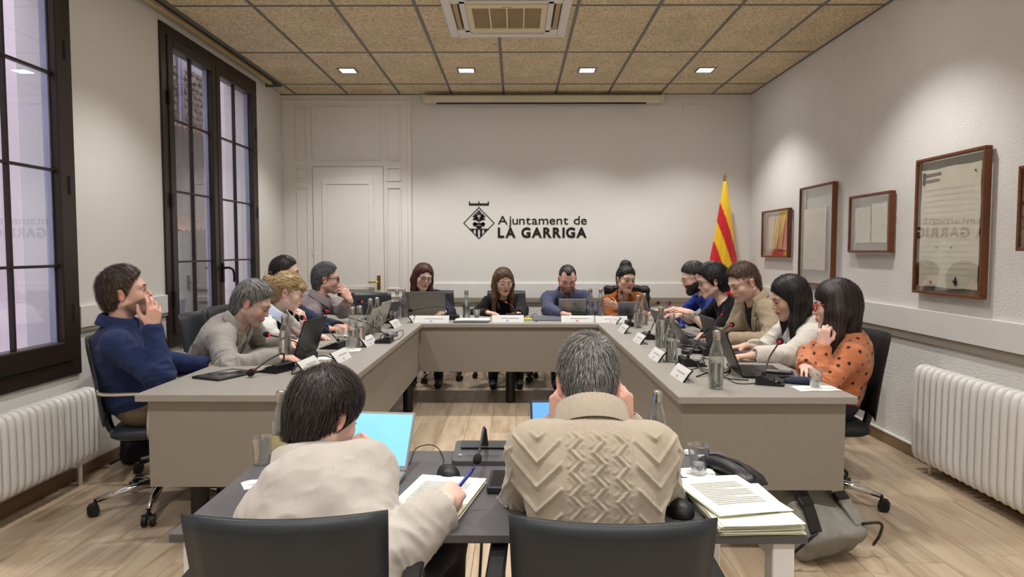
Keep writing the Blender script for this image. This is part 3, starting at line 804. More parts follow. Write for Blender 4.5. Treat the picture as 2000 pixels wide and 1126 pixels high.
def scatter(V, Q, n, seed=0, keep=None):
    r = np.random.default_rng(seed)
    a = np.linalg.norm(np.cross(V[Q[:,2]]-V[Q[:,0]], V[Q[:,3]]-V[Q[:,1]]), axis=1); p = a/a.sum()
    q = Q[r.choice(len(Q), n, p=p)]; u = r.random((n,2))
    P = V[q[:,0]]*((1-u[:,:1])*(1-u[:,1:]))+V[q[:,1]]*(u[:,:1]*(1-u[:,1:]))+V[q[:,2]]*(u[:,:1]*u[:,1:])+V[q[:,3]]*((1-u[:,:1])*u[:,1:])
    if keep is not None: P = P[keep(P)]
    return P

# ------------------------------------------------------------------ a seated person
def person(label, hip, head, head_rot, yaw, arms, tone=(.62,.40,.30), fem=False, size=1., girth=1., top=None, jacket=None,
           trousers=(40,40,46), hair=None, beard=None, brow=(.05,.035,.028), eyes=(.35,.0), glasses=None, collar=None, neckline='crew',
           res=.0085, lean_out=.03, lips=None, bust=0., sh_fwd=.02, sh_w=None, face_w=1., jaw=1., wrinkle=1., headres=.0034, blush=1., shoes=(25,22,22), feet=True,
           knit=None, bare=None, hand_res=.0036, neck_mul=.55, belly=0., sleeve_r=1., inner=None, watch=None, neck_r=None, torso_h=1., nose=1., shrug=0., hs=1.09, nd_=.148, nbk=.048):
    root = thing('person', label, 'person', (hip[0], hip[1], 0), 0, 'people at the meeting')
    off = np.array((hip[0], hip[1], 0.))
    P = np.array(hip, float); H = np.array(head, float); Rh = rotm(*head_rot)
    hy, hp, hr = head_rot
    dy = (hy-yaw+180) % 360-180
    Rn = rotm(yaw+dy*.5, hp*neck_mul, hr*.4)
    N = H+Rn @ np.array((0,-nbk,-nd_))*hs
    fz = np.array((-math.sin(math.radians(yaw)), math.cos(math.radians(yaw)), 0))
    u = unit(N-P); r0 = np.array((fz[1],-fz[0],0)); r = unit(r0-u*(r0@u)); f = np.cross(u, r)
    R = np.stack([r,f,u],1)
    sw = (sh_w if sh_w else (.160 if fem else .184))*size
    nr = neck_r if neck_r else (.049 if fem else .058)
    bend = -f*lean_out
    at = lambda t: P+(N-P)*t+bend*math.sin(math.pi*t)
    Sc = at(.885)+bend*.3
    Ssh = [Sc-r*sw+f*sh_fwd+u*(shrug-.018), Sc+r*sw+f*sh_fwd+u*(shrug-.018)]             # left, right
    la, lb = .285*size, .250*size
    A = []
    for k,sd in enumerate(('L','R')):
        a = arms[k]; Wp = np.array(a['w'], float); E = ik(Ssh[k], Wp, a.get('pole', (-f*.2-u+(r if k else -r)*.6)), la, lb)
        A.append(dict(S=Ssh[k], E=E, W=Wp, d=unit(a['d']), n=np.array(a['n'],float), pose=a.get('pose','rest'), sl=a.get('sl', .97)))
    gd = girth*size
    def torso(F, pad, k=.05, arms_=True, ap=None, low=True):
        ap = pad if ap is None else ap
        F.ell(at(.70), (.150*gd+pad, .102*gd+pad, .165), k, R=R)
        F.ell(at(.40), (.140*gd+pad, (.100+belly)*gd+pad, .15), k, R=R)
        F.ell(at(.16)+f*belly*.4, (.155*gd+pad, (.112+belly)*gd+pad, .13), k, R=R)
        for s,S in zip((-1,1), Ssh):
            F.cone(N-u*.03, S-u*.006, .046+pad*.6, .036*gd+pad*.8, k)
            F.cone(S, at(.62)+r*s*.07*gd, .05+pad, .085*gd+pad, k)
            if bust: F.ell(at(.64)+f*(.075*gd)+r*s*.07, (.062+pad,.05*bust+pad,.06), .05, R=R)
        if arms_:
            for a in A:
                F.cone(a['S']-u*.008, a['E'], .045*gd**.6*sleeve_r+ap, .040*gd**.6*sleeve_r+ap, .035)
                c = a['E']+(a['W']-a['E'])*min(a['sl'],1.)
                F.cone(a['E'], c, .040*gd**.6*sleeve_r+ap, (.040+( .030-.040)*a['sl'])*sleeve_r+ap, .02)
    J = np.array([P,N,H]+[a[k] for a in A for k in ('S','E','W')])
    lo, hi = J.min(0)-.2, J.max(0)+.2
    # ---- skin body: one mesh (trunk and limbs, head, hands)
    parts = []
    B = Field(lo, np.minimum(hi, (9,9,N[2]+.06)), .015); torso(B, -.018, .05, True, -.012)
    B.cone(N-u*.05, N+unit(H-N)*.04, nr-.008, nr-.008, .02)
    fw = unit(fz); knees = []
    hipz = P[2]
    for s in (-1,1):
        Hj = P+r0*s*.085; K = Hj+fw*.40*size+r0*s*.05; K[2] = hipz+.0; An = K+fw*.02; An[2] = .10
        knees.append((Hj,K,An))
    L_ = Field(np.array([k for t in knees for k in t]).min(0)-.16, np.array([k for t in knees for k in t]).max(0)+.16, .016)
    for Hj,K,An in knees: L_.cone(Hj, K, .07, .05, .03); L_.cone(K, An, .05, .034, .02)
    for F_ in (B, L_):
        V,Q = F_.mesh(); parts.append((V, Q, np.repeat(np.array(tone)[None], len(V), 0)))
    RhT = Rh.T*hs; nb = Rh.T @ (N-u*.05-H)/hs
    hf = head_field(face_w, fem, headres, nb, jaw, nose, nr/hs)
    V,Q = hf.mesh(); C = head_colors(V, tone, fem, beard, lips, blush); parts.append((V @ RhT+H, Q, C))
    hc = np.array(tone)*np.array((1.02,.93,.90))
    for k,a in enumerate(A):
        side = 1 if k == 0 else -1
        y = a['d']; z = unit(a['n']-y*(a['n']@y)); x = np.cross(y, z); Rhd = np.stack([x,y,z],1)
        fl = np.linalg.norm(a['W']-a['E'])*(1-a['sl'])+.05
        fd = Rhd.T @ (unit(a['E']-a['W'])*min(fl,.06)); 
        hd = hand_field(side, a['pose'], .012, .027, h=hand_res, sc=(.92 if fem else 1.02)*size**.5)
        V,Q = hd.mesh(); V = V @ Rhd.T+a['W']
        Cc = np.repeat(hc[None], len(V), 0); parts.append((V,Q,Cc))
        # forearm bridge, from the wrist into the sleeve
        e = a['W']+unit(a['E']-a['W'])*fl; m = .05
        ff = Field(np.minimum(a['W'],e)-m, np.maximum(a['W'],e)+m, .006)
        rw = .0265 if not fem else .0235
        ff.cone(a['W']+y*.006, a['W'], rw*.98, rw, .0); ff.cone(a['W'], e, rw, min(.041, rw+fl*.07), .01)
        V,Q = ff.mesh(); parts.append((V,Q,np.repeat(np.array(tone)[None], len(V), 0)))
    V,Q,C = join(parts); npmesh('body', V, Q, m_skin, root, off, C)
    # ---- eyes, brows
    for s in (-1,1):
        eo, gz = eyes
        th = np.linspace(0,2*math.pi,15)[:-1]; V = []; Q = []
        vs = []
        for i in range(8):
            ph = -math.pi/2+math.pi*i/7
            for t in th: vs.append((math.cos(ph)*math.cos(t)*.0125, math.sin(ph)*.0112, math.cos(ph)*math.sin(t)*(.0022+.0042*eo)))
        vs = np.array(vs); F4 = np.array([(i*14+j, i*14+(j+1)%14, (i+1)*14+(j+1)%14, (i+1)*14+j) for i in range(7) for j in range(14)])
        c = np.full((len(vs),3), .62); dd = np.hypot(vs[:,0]-gz, vs[:,2]*1.+.001); c[(dd < .0062) & (vs[:,1] > 0)] = (.03,.02,.015)
        if eo < .2: c[:] = (.05,.03,.025)
        vs = vs+np.array((s*.031,.0815,-.0005-.002*(1-eo)))
        npmesh('eye', vs @ RhT+H, F4, m_eye, root, off, c)
        bt = MB(); bw = .0024 if fem else .0034
        bt.tube(smoothpath([(s*.013,.0975,.0225),(s*.024,.0965,.0272),(s*.037,.0895,.0282),(s*.050,.0745,.0235)],4), [bw*.8]*2+[bw]*9+[bw*.4]*2, 6)
        bt.tube(smoothpath([(s*.0195,.0905,.003),(s*.031,.0945,.0045+.0025*eo-.004*(1-eo)),(s*.0435,.087,.0015)],4), .0011 if not fem else .0015, 5)
        V = np.array(bt.v) @ RhT+H-off; bt.v = [tuple(p) for p in V]
        bt.build('eyebrow', M('brow_%d_%d_%d'%tuple(int(c*255) for c in brow), brow, .7), root, True)
    # ---- trousers, shoes
    T = Field(np.minimum(L_.lo, P-.26), np.maximum(L_.lo+L_.h*L_.n, P+.26), .016)
    for Hj,K,An in knees: T.cone(Hj, K, .092*gd**.5, .068, .05); T.cone(K, An, .068, .050, .03)
    T.ell(P, (.175*gd,.14*gd,.10), .05, R=np.stack([r0,fw,(0,0,1.)],1))
    V,Q = T.mesh(); npmesh('trousers', V, Q, cloth('t%d_%d_%d'%trousers, trousers), root, off)
    if feet:
        for Hj,K,An in knees:
            S_ = Field(An-.2, An+np.array((.2,.2,.08))+fw*.08, .011)
            g0 = np.array((An[0],An[1],.0))
            S_.cone(g0-fw*.03+np.array((0,0,.045)), g0+np.array((0,0,.09)), .042, .046, .02)
            S_.cone(g0-fw*.04+np.array((0,0,.04)), g0+fw*.12+np.array((0,0,.036)), .038, .038, .02)
            S_.cut(lambda X,Y,Z: .004-Z)
            V,Q = S_.mesh(); npmesh('shoe', V, Q, M('shoe_%d'%shoes[0], lin(*shoes), .5), root, off)
    # ---- garments
    def garment(name, g, pad, h, open_front=None):
        F = Field(lo, (hi[0],hi[1],N[2]+.10), h)
        torso(F, pad, .045, not g.get('noarms'), pad*g.get('armpad',1.))
        F.cut(lambda X,Y,Z: (P[2]-.075-g.get('hem',0.))-Z)
        # neck opening
        F.cone(N-u*.004+f*.005, N+u*.14+f*.02, nr+g.get('neck',.008), nr+g.get('neck',.008)+.05, .012, 'sub')
        if g.get('v'):
            vd = g['v']; F.cone(N+f*.075-u*.0, N+f*.13-u*vd, nr*.9, .006, .012, 'sub')
        loc = lambda X,Y,Z: tuple((X-N[0])*e[0]+(Y-N[1])*e[1]+(Z-N[2])*e[2] for e in (r,f,u))
        if open_front:
            z0, w0, z1, w1 = open_front        # V from width w0 at the neck to the button z0, then opening w1 at z1
            def fn(X,Y,Z):
                a,b,c = loc(X,Y,Z)
                w = np.where(c > z0, w0*np.clip((c-z0)/(-z0),0,1.4)**.8, w1*np.clip((z0-c)/(z0-z1),0,1))
                return np.where(b > .0, w-np.abs(a), -.05)
            F.cut(fn, .002)
        for a in A:
            if g.get('noarms'): break
            if a['sl'] < 1.5:
                d = unit(a['W']-a['E']); c = a['E']+(a['W']-a['E'])*min(a['sl'],1.)
                F.cone(c+d*.03, c+d*.2, .040, .07, .004, 'sub')
        def surf(a, c):
            """front surface depth (along f) at torso-local right a, up c"""
            a = np.asarray(a, float); c = np.asarray(c, float); best = np.full(a.shape, .06); done = np.zeros(a.shape, bool)
            for b_ in np.arange(.30, -.06, -.006):
                pts = N+a[:,None]*r+b_*f+c[:,None]*u; v_ = F.sample(pts) < 0; nw = v_ & ~done; best[nw] = b_; done |= v_
            return best
        def strip(name, ain, aout, cs, mat, lift=.006, th=.004):
            cs = np.asarray(cs); n_ = len(cs); K = 5; V_ = []
            AA = np.stack([ain+(aout-ain)*k/(K-1) for k in range(K)],1)
            CC = np.repeat(cs[:,None], K, 1); B_ = surf(AA.ravel(), CC.ravel()).reshape(n_,K)
            for _ in range(2): B_[1:-1] = (B_[:-2]+2*B_[1:-1]+B_[2:])/4
            top_ = N+AA[...,None]*r+(B_+lift)[...,None]*f+CC[...,None]*u; bot = top_-f*(lift+.010)
            V_ = np.concatenate([top_.reshape(-1,3), bot.reshape(-1,3)]); o_ = n_*K; Q_ = []
            for i in range(n_-1):
                for k in range(K-1): Q_.append((i*K+k,i*K+k+1,(i+1)*K+k+1,(i+1)*K+k)); Q_.append((o_+i*K+k,o_+(i+1)*K+k,o_+(i+1)*K+k+1,o_+i*K+k+1))
                for k in (0,K-1): Q_.append((i*K+k,(i+1)*K+k,o_+(i+1)*K+k,o_+i*K+k))
            for i in (0,n_-1):
                for k in range(K-1): Q_.append((i*K+k,i*K+k+1,o_+i*K+k+1,o_+i*K+k))
            return npmesh(name, V_, np.array(Q_), mat, root, off, None, False)
        if open_front and g.get('lapel',1) and name == 'jacket':
            z0, w0, z1, w1 = open_front
            for s_ in (-1,1):
                cs = np.linspace(z0, -.085, 12); w_ = w0*np.clip((cs-z0)/(-z0),0,1.4)**.8
                strip('lapel', s_*(w_-.004), s_*(w_+.012+.060*np.clip((cs-z0)/(-z0-.085),0,1)**.8), cs, g['mat'], .010)
                cs = np.linspace(-.074, -.005, 6); w_ = w0*np.clip((cs-z0)/(-z0),0,1.4)**.8
                strip('lapel_collar', s_*(w_-.006), s_*(w_+.058-.030*np.linspace(0,1,6)), cs, g['mat'], .010)
        if g.get('placket'):
            cs = np.linspace(-.30, -.035, 12); strip('button_placket', cs*0-.014, cs*0+.014, cs, g['mat'], .005)
            for cb in (-.07,-.15,-.23):
                p_ = N+f*(surf([0.],[cb])[0]+.007)+u*cb
                V_,Q_ = [],[]
                for k in range(8): V_.append(p_+(r*math.cos(k*math.pi/4)+u*math.sin(k*math.pi/4))*.005)
                npmesh('button', np.array(V_), np.array([(0,1,2,3),(0,3,4,7),(4,5,6,7)]), m_white, root, off)
        V,Q = F.mesh()
        Nn = vnormals(V,Q); amp = g.get('wr',1.)*wrinkle
        # folds: across the sleeves near the elbow, broad ones on the trunk
        D = np.zeros(len(V))
        for a in A:
            for p,q,pk in ((a['S'],a['E'],1.),(a['E'],a['W'],0.)):
                ax = unit(q-p); Ln = np.linalg.norm(q-p); t = (V-p)@ax; rad = np.linalg.norm(V-p-t[:,None]*ax,axis=1)
                m = (rad < .095) & (t > -.02) & (t < Ln+.03)
                w = np.clip((.095-rad)*40,0,1)*m*np.exp(-((t-Ln*pk)/(Ln*.65))**2)
                tw = t[:,None]*ax*38+(V-p-t[:,None]*ax)*13+np.array((3.1,1.7,8.))*pk
                n = vnoise(tw+30); D = np.maximum(D, w*(1-np.abs(2*n-1)*2)) if False else D+w*(.5-np.abs(2*n-1))*1.0
        n2 = vnoise(V*np.array((11,11,16))+17); n3 = vnoise(V*26+5)
        D = D+(.5-np.abs(2*n2-1))*.55+(.5-np.abs(2*n3-1))*.25
        lapel = None
        if open_front:
            q = V-N; a_ = np.abs(q@r); b_ = q@f; c_ = q@u; z0, w0, z1, w1 = open_front
            wv = np.where(c_ > z0, w0*np.clip((c_-z0)/(-z0),0,1.4)**.8, 0)
            lw = .062*np.clip((c_-z0)/(-z0)*1.4,0,1)
            notch = (c_ > -.085) & (c_ < -.072)
            D2 = ((b_ > .0) & (a_ < wv+lw) & (c_ > z0) & ~notch)*1.
            V = V+Nn*(D2*.0)[:,None]
        V = V+Nn*(D*.013*amp)[:,None]
        ex = None
        if g.get('dots'):
            rr = np.random.default_rng(3); ids = rr.permutation(len(V)); ch = []
            for i in ids:
                if len(ch) == 0 or np.min(np.linalg.norm(V[i]-V[ch],axis=1)) > .052: ch.append(i)
                if len(ch) > 420: break
            cc = V[ch]+rr.normal(0,.004,(len(ch),3)); dm = np.full(len(V), 1.)
            for c in cc: dm = np.minimum(dm, np.linalg.norm(V-c,axis=1))
            ex = {'dot': dm}
        if knit: V = knit(V, Nn, N, r, f, u, A)
        return npmesh(name, V, Q, g['mat'], root, off, None, True, ex)
    def ringcollar(name, mat, prof, a0, a1, n=44, front_drop=0., rib=0., tilt=.25, nn=None, R0=None):
        ax = unit(unit(H+Rh@np.array((0,-.02,-.06))-N)*.6+u*.4); c0 = N+u*.002+f*.006
        e1 = unit(f-ax*(f@ax)); e2 = np.cross(ax, e1); rr = (R0 if R0 else nr+.016); V = []; m = len(prof)
        for i in range(n+1):
            a = math.radians(a0+(a1-a0)*i/n); fr = .5+.5*math.cos(a)
            for (dr,dz) in prof:
                zz = dz-(front_drop*fr**3 if dz < .01 else 0)-tilt*fr*.05+.012*(1-fr)
                ra = rr+dr+(.0022 if rib and i%2 else 0.)*rib
                V.append(c0+ax*zz+(e1*math.cos(a)*1.04+e2*math.sin(a))*ra)
        Qs = [(i*m+j, i*m+j+1, (i+1)*m+j+1, (i+1)*m+j) for i in range(n) for j in range(m-1)]
        return npmesh(name, np.array(V), np.array(Qs), mat, root, off)
    if top: garment(top.get('name','shirt'), top, top.get('pad',.010), top.get('res',res), top.get('open'))
    if jacket: garment('jacket', jacket, jacket.get('pad',.024), jacket.get('res',res), jacket.get('open', (-.27,.085,-.5,.04)))
    if collar:
        kind, cm = collar[:2]
        if kind == 'shirt': ringcollar('collar', cm, [(-.006,-.02),(-.004,.036),(.002,.043),(.016,.032),(.032,-.012)], 8, 352, front_drop=.030)
        if kind == 'polo': ringcollar('collar', cm, [(-.002,-.010),(-.002,.024),(.004,.028),(.010,-.008)], 6, 354)
        if kind == 'mock': ringcollar('collar', cm, [(.020,-.03),(.008,.0),(.001,.050),(.006,.057),(.013,.052),(.024,-.012)], 0, 360, rib=collar[2] if len(collar) > 2 else 0., n=96, R0=nr+.022)
        if kind == 'crew': ringcollar('collar', cm, [(.004,-.014),(.002,.004),(.006,.009),(.012,.004),(.016,-.014)], 0, 360, R0=nr+.012)
        if kind == 'lapel': ringcollar('collar', cm, [(.002,-.014),(.002,.026),(.008,.032),(.018,.024),(.032,-.016)], 70, 290, R0=nr+.014)
    # ---- hair
    if hair:
        hp_ = hair(Rh.T @ np.array((0,0,-1.)), Rh.T @ (N-H))
        for nm, (V,Q,C) in hp_.items(): npmesh(nm, V @ RhT+H, Q, m_hair, root, off, C)
    if glasses:
        gm, shape, rt = glasses; g = MB()
        for s in (-1,1):
            ring = []
            for i in range(21):
                a = 2*math.pi*i/20; e = .55 if shape == 'rect' else .9
                ca, sa = math.cos(a), math.sin(a)
                ring.append((s*.033+.0245*np.sign(ca)*abs(ca)**e, .107-.012*abs(ca)*(1 if ca*s > 0 else .2), .000+(.0165 if shape == 'rect' else .0195)*np.sign(sa)*abs(sa)**e))
            g.tube(ring, rt, 5, False)
            g.tube([(s*.057,.094,.008),(s*.073,.075,.010),(s*.080*face_w,.01,.010),(s*.082*face_w,-.012,.004),(s*.080*face_w,-.024,-.012)], rt, 5)
        g.tube([(-.009,.108,.004),(0,.111,.006),(.009,.108,.004)], rt, 5)
        g.v = [tuple(p) for p in (np.array(g.v) @ RhT+H-off)]
        go = g.build('glasses', gm, root, True)
        for s in (-1,1):
            lens = MB(); lens.grid(lambda a,b: (s*.033+(a-.5)*.042, .1065-.004*abs(a-.5), (b-.5)*.029), 4, 4)
            lens.v = [tuple(p) for p in (np.array(lens.v) @ RhT+H-off)]
            lens.build('lens', thin_glass('spectacle_lens', (.97,.98,.98), .01, .8), go, True)
    if watch:
        k, cm = watch; a = A[k]; d = unit(a['E']-a['W']); c = a['W']+d*.035
        e1 = unit(np.cross(d,(0.3,.2,1))); e2 = np.cross(d,e1); pr = []
        wb = MB(); rw = .033
        for i in range(17):
            t = 2*math.pi*i/16
            for o_ in (-.008,.008): pr.append(c+d*o_+(e1*math.cos(t)+e2*math.sin(t))*rw-off)
        wb.add(pr, [(2*i,2*i+1,2*i+3,2*i+2) for i in range(16)])
        z = unit(a['n']-d*(a['n']@d)); x = np.cross(d,z); bx = MB().box((-.014,-.016,.0),(.014,.016,.008),.003)
        bx.v = [tuple(c-off+x*p[0]+d*p[1]+z*(p[2]+.031)) for p in bx.v]
        wb.add(bx.v, bx.f); wb.build('wristwatch', cm, root, 'auto')
    return root, dict(N=N,u=u,r=r,f=f,A=A,H=H,Rh=Rh)
def hair_short(col, alt=None, altp=0., top=.014, t=.008, length=.05, n=2600, fwd=.0, line=-.006, recede=.0, seed=1, messy=.6, flow=None, nape=-.088, lift=.004, width=.0022, sx=1., base=.55, front=.0, slope=.72, sideburn=-.03, colvar=.3):
    def mk(down, nb):
        f = hair_field(t=t, top=top, sx=sx, front=front); hair_cut(f, line, recede, nape, slope=slope, sideburn=sideburn, k=.016)
        V,Q = f.mesh(); N = vnormals(V,Q)
        V = V+N*((vnoise(V*90)-.5)*.003)[:,None]
        S = scatter(V, Q, n, seed); bl = base
        fl = flow or flow_whorl((0,-.055,.118), fwd=fwd)
        sV,sQ,sC = strands(f, S, fl, length, col=col, alt=alt, altp=altp, curl=messy, seed=seed, lift=lift, width=width, colvar=colvar)
        return {'hair': join([(V,Q,np.repeat(np.array(col)[None]*base,len(V),0)), (sV,sQ,sC)])}
    return mk

def hair_long(col, n=2200, top=.012, t=.009, length=.30, px=0., drop=.26, seed=1, alt=None, altp=0., side_f=.0, base=.5, spread=.0, messy=.25, face=True, back=True, line=-.004, rad=.03, colvar=.35, bangs=0., lo=-.42, width=.003, facez=-.035, sidey=-.012, fw=.060):
    def mk(down, nb):
        dn = np.array(down); f = hair_field(t=t, top=top, lo=lo, wide=.17)
        for s in (-1,1):
            a = np.array((s*.066,sidey,.035)); b = np.array((s*.078,sidey+side_f*.3,-.035)); c = b+dn*drop*.45+np.array((s*spread*.5,side_f,0)); e = b+dn*drop+np.array((s*spread,side_f*1.3,0))
            f.cone(a,b,rad,rad*1.05,.03); f.cone(b,c,rad*1.05,rad,.03,flat=((1,0,0),.75)); f.cone(c,e,rad,rad*.6,.03,flat=((1,0,0),.75))
        if back:
            a = np.array((0,-.07,.0)); b = a+dn*drop*.9; f.cone(a,b,.062,.055,.04,flat=((0,1,0),.6))
        if face:
            f.ell((0,.105,facez), (fw,.085,.108), .012, mode='sub')
        f.cut(lambda X,Y,Z: np.where(Z > -.02, Y-(.034+line+(Z+.02)*.60)-bangs, Y-.10), .006)
        f.ell((0,.05,-.2),(.05,.09,.13),.01,mode='sub')
        V,Q = f.mesh(); N = vnormals(V,Q); V = V+N*((vnoise(V*np.array((120,120,25)))-.5)*.006)[:,None]
        S = scatter(V,Q,n,seed); S = np.concatenate([S, scatter(V,Q,n,seed+5,lambda P: P[:,2] > .04)])
        sV,sQ,sC = strands(f,S,flow_part(dn,px),length,step=.014,col=col,alt=alt,altp=altp,curl=messy,seed=seed,lift=.004,width=width,colvar=colvar)
        return {'hair': join([(V,Q,np.repeat(np.array(col)[None]*base,len(V),0)), (sV,sQ,sC)])}
    return mk

def hair_updo(col, alt, bun=(0,-.125,.03), bun_r=.035, bangs=.0, n=2200, seed=2, top=.012, base=.55, wisps=0):
    """hair gathered into a knot; flow runs towards the knot"""
    def mk(down, nb):
        f = hair_field(t=.007, top=top, hi=.24); hair_cut(f, 0., 0., -.085, slope=.72)
        if bangs: f.ell((0,.082,.055), (.058,.026,.03), .02)
        B = np.array(bun); f.ell(B, (bun_r*1.1,bun_r,bun_r), .012); f.ell(B+np.array((.02,-.01,.012)), (bun_r*.6,)*3, .006); f.ell(B+np.array((-.022,.004,.008)), (bun_r*.55,)*3, .006)
        V,Q = f.mesh(); N = vnormals(V,Q); V = V+N*((vnoise(V*80)-.5)*.006)[:,None]
        S = scatter(V,Q,n,seed)
        def fl(P,N):
            d = B-P; L = np.linalg.norm(d,axis=1,keepdims=True); d = d/(L+1e-6)
            sw = np.cross(N, d); o = np.where(L < bun_r*1.5, sw+.2*d, d)
            if bangs:
                m = ((P[:,1] > .05) & (P[:,2] < .105))[:,None]; o = np.where(m, np.array((.15,.3,-1.))[None], o)
            return o
        sV,sQ,sC = strands(f,S,fl,.055,col=col,alt=alt,altp=.35,curl=.35,seed=seed,lift=.004,width=.0026)
        P = [(V,Q,np.repeat(np.array(col)[None]*base,len(V),0)),(sV,sQ,sC)]
        if wisps:
            r = np.random.default_rng(seed); S2 = B+r.normal(0,bun_r*.8,(wisps,3)); w = strands(f,S2,lambda P,N: N*1.2+r.normal(0,.6,P.shape),.05,col=col,curl=1.5,seed=seed+1,lift=.02,width=.0016); P.append(w)
        return {'hair': join(P)}
    return mk
def beard_field(col, t=.006, seed=3, n=700, moust=True):
    def mk(down, nb):
        f = Field((-.10,-.05,-.16),(.10,.13,.0),.0036)
        f.ell((0,.028,-.047), (.057+t,.063+t,.068+t), .0)
        for s in (-1,1): f.cone((s*.056,-.005,-.052),(s*.014,.071,-.100),.019+t,.018+t,.02)
        f.ell((0,.08,-.103),(.022+t,.017+t,.018+t),.02)
        def fn(X,Y,Z):
            top = np.where(Y > .065, np.where(np.abs(X) < .030, -.071, -.05), -.034)
            m = (np.abs(X) < .030) & (Y > .075) & (Z > -.051) & (Z < -.040)
            d = np.maximum(Z-top, -.012-Y+0*X); return np.where(m, -.002, d)
        f.cut(fn,.003)
        V,Q = f.mesh(); S = scatter(V,Q,n,seed)
        s_ = strands(f,S,lambda P,N: np.repeat(np.array((0,.25,-1.))[None],len(P),0),.014,step=.005,col=col,seed=seed,lift=.003,width=.0016,curl=.6)
        return join([(V,Q,np.repeat(np.array(col)[None]*.8,len(V),0)), s_])
    return mk
def with_beard(hairfn, beardfn):
    def mk(d, nb):
        o = hairfn(d, nb); o['beard'] = beardfn(d, nb); return o
    return mk

# ================================================================== pixel rays of the photograph's camera -> places in the room
_p, _y = math.atan(75/1340), math.atan(8/1340)
_fw = np.array([-math.sin(_y)*math.cos(_p), math.cos(_y)*math.cos(_p), -math.sin(_p)]); _rt = np.array([math.cos(_y), math.sin(_y), 0]); _up = np.cross(_rt, _fw)
def _ray(u, v): return _fw+_rt*(u-1000)/1340-_up*(v-563)/1340
def at(u, v, y): r = _ray(u,v); return np.array((0,0,CAM_H))+r*y/r[1]          # point at distance y into the room
def on(u, v, z=TT): r = _ray(u,v); return np.array((0,0,CAM_H))+r*(z-CAM_H)/r[2]  # point on the level z

# ================================================================== tables
TH = .034
def leg_cyl(parent, x, y, zt): 
    o = MB().lathe([(.044,.012),(.044,zt)],20,(x,y,0)).build('leg', m_blackm, parent, 'auto')
    MB().lathe([(.034,0),(.034,.014)],14,(x,y,0)).build('foot', m_black, o, 'auto')
lw = thing('council_table', 'long grey-beige laminate table wing along the window side', 'table', (0,0,0))
MB().box((-1.735,3.075,TT-TH),(-.838,6.078,TT),.003).build('table_top', m_table, lw)
MB().box((-1.688,3.10,.325),(-.862,3.118,TT-TH-.002),.001).build('end_panel', m_panel, lw)
MB().box((-.880,3.119,.325),(-.862,6.10,TT-TH-.002),.001).build('modesty_panel', m_panel, lw)
for p in ((-1.60,3.40),(-.945,5.93),(-1.60,5.85),(-.945,3.9)): leg_cyl(lw, *p, TT-TH)
rw = thing('council_table', 'long grey-beige laminate table wing along the stucco wall side', 'table', (0,0,0))
MB().box((.727,3.045,TT-TH),(1.530,6.078,TT),.003).build('table_top', m_table, rw)
MB().box((.748,3.07,.325),(1.488,3.088,TT-TH-.002),.001).build('end_panel', m_panel, rw)
MB().box((.750,3.089,.325),(.768,6.10,TT-TH-.002),.001).build('modesty_panel', m_panel, rw)
for p in ((1.40,3.40),(.86,5.93),(1.40,5.85),(.86,3.7)): leg_cyl(rw, *p, TT-TH)
hw_ = thing('council_table', 'grey-beige head table joining the two wings below the wall lettering', 'table', (0,0,0))
MB().box((-1.735,6.080,TT-TH),(1.530,6.90,TT),.003).build('table_top', m_table, hw_)
MB().box((-.860,6.105,.325),(.748,6.123,TT-TH-.002),.001).build('modesty_panel', m_panel, hw_)
MB().box((.15,6.09,.722),(.50,6.104,.728)).build('cable_tray', m_grid, hw_)
for p in ((-.052,6.33),(-1.62,6.75),(1.42,6.75)): leg_cyl(hw_, *p, TT-TH)
m_dark = M('dark_laminate', lin(84,82,84), .42, var=.03, vs=50, bump=.04, bs=400, bdist=.001)
m_whitemetal = M('white_powder_steel', lin(222,222,220), .4, var=.01)
ft = thing('clerk_table', 'small dark grey table with white steel legs in the foreground', 'table', (0,0,0))
MB().box((-.855,1.645,FT-.024),(.715,2.345,FT),.003).build('table_top', m_dark, ft)
for x in (-.83,.636):
    for y in (1.665,2.27): MB().box((x,y,.0),(x+.055,y+.055,FT-.025),.003).build('leg', m_whitemetal, ft)
for x in (-.825,.641): MB().box((x,1.722,FT-.085),(x+.045,2.268,FT-.026),.002).build('side_rail', m_whitemetal, ft)
MB().box((-.77,2.28,FT-.085),(.63,2.32,FT-.026),.002).build('cross_rail', m_whitemetal, ft)

# ================================================================== chairs
def arc_pad(w0, w1, z0, z1, y0, lean, curve, th, n=9, m=9, lip=.0):
    """curved back cushion: width w0 (bottom) to w1 (top)"""
    b = MB()
    def fn(u, v):
        a = 2*math.pi*u; 
        return None
    V = []; F = []
    for side in (0,1):
        for j in range(m):
            t = j/(m-1); z = z0+(z1-z0)*t; w = w0+(w1-w0)*t
            for i in range(n):
                s = i/(n-1)*2-1
                y = y0-lean*t**1.3-curve*(1-s*s)+(-th/2 if side else th/2)*(1-.55*abs(s)**6)*(1-.5*(abs(2*t-1)**8))
                dz = -.018*(1-s*s)*t*lip
                V.append((s*w/2, y, z+dz))
    for side in (0,1):
        o = side*n*m
        for j in range(m-1):
            for i in range(n-1):
                q = (o+j*n+i, o+j*n+i+1, o+(j+1)*n+i+1, o+(j+1)*n+i); F.append(q if side else q[::-1])
    k = n*m
    for i in range(n-1):
        F.append((i,i+1,k+i+1,k+i)); F.append(((m-1)*n+i+1,(m-1)*n+i,k+(m-1)*n+i,k+(m-1)*n+i+1))
    for j in range(m-1):
        F.append((j*n,k+j*n,k+(j+1)*n,(j+1)*n)); F.append((j*n+n-1,(j+1)*n+n-1,k+(j+1)*n+n-1,k+j*n+n-1))
    return b.add(V, F)
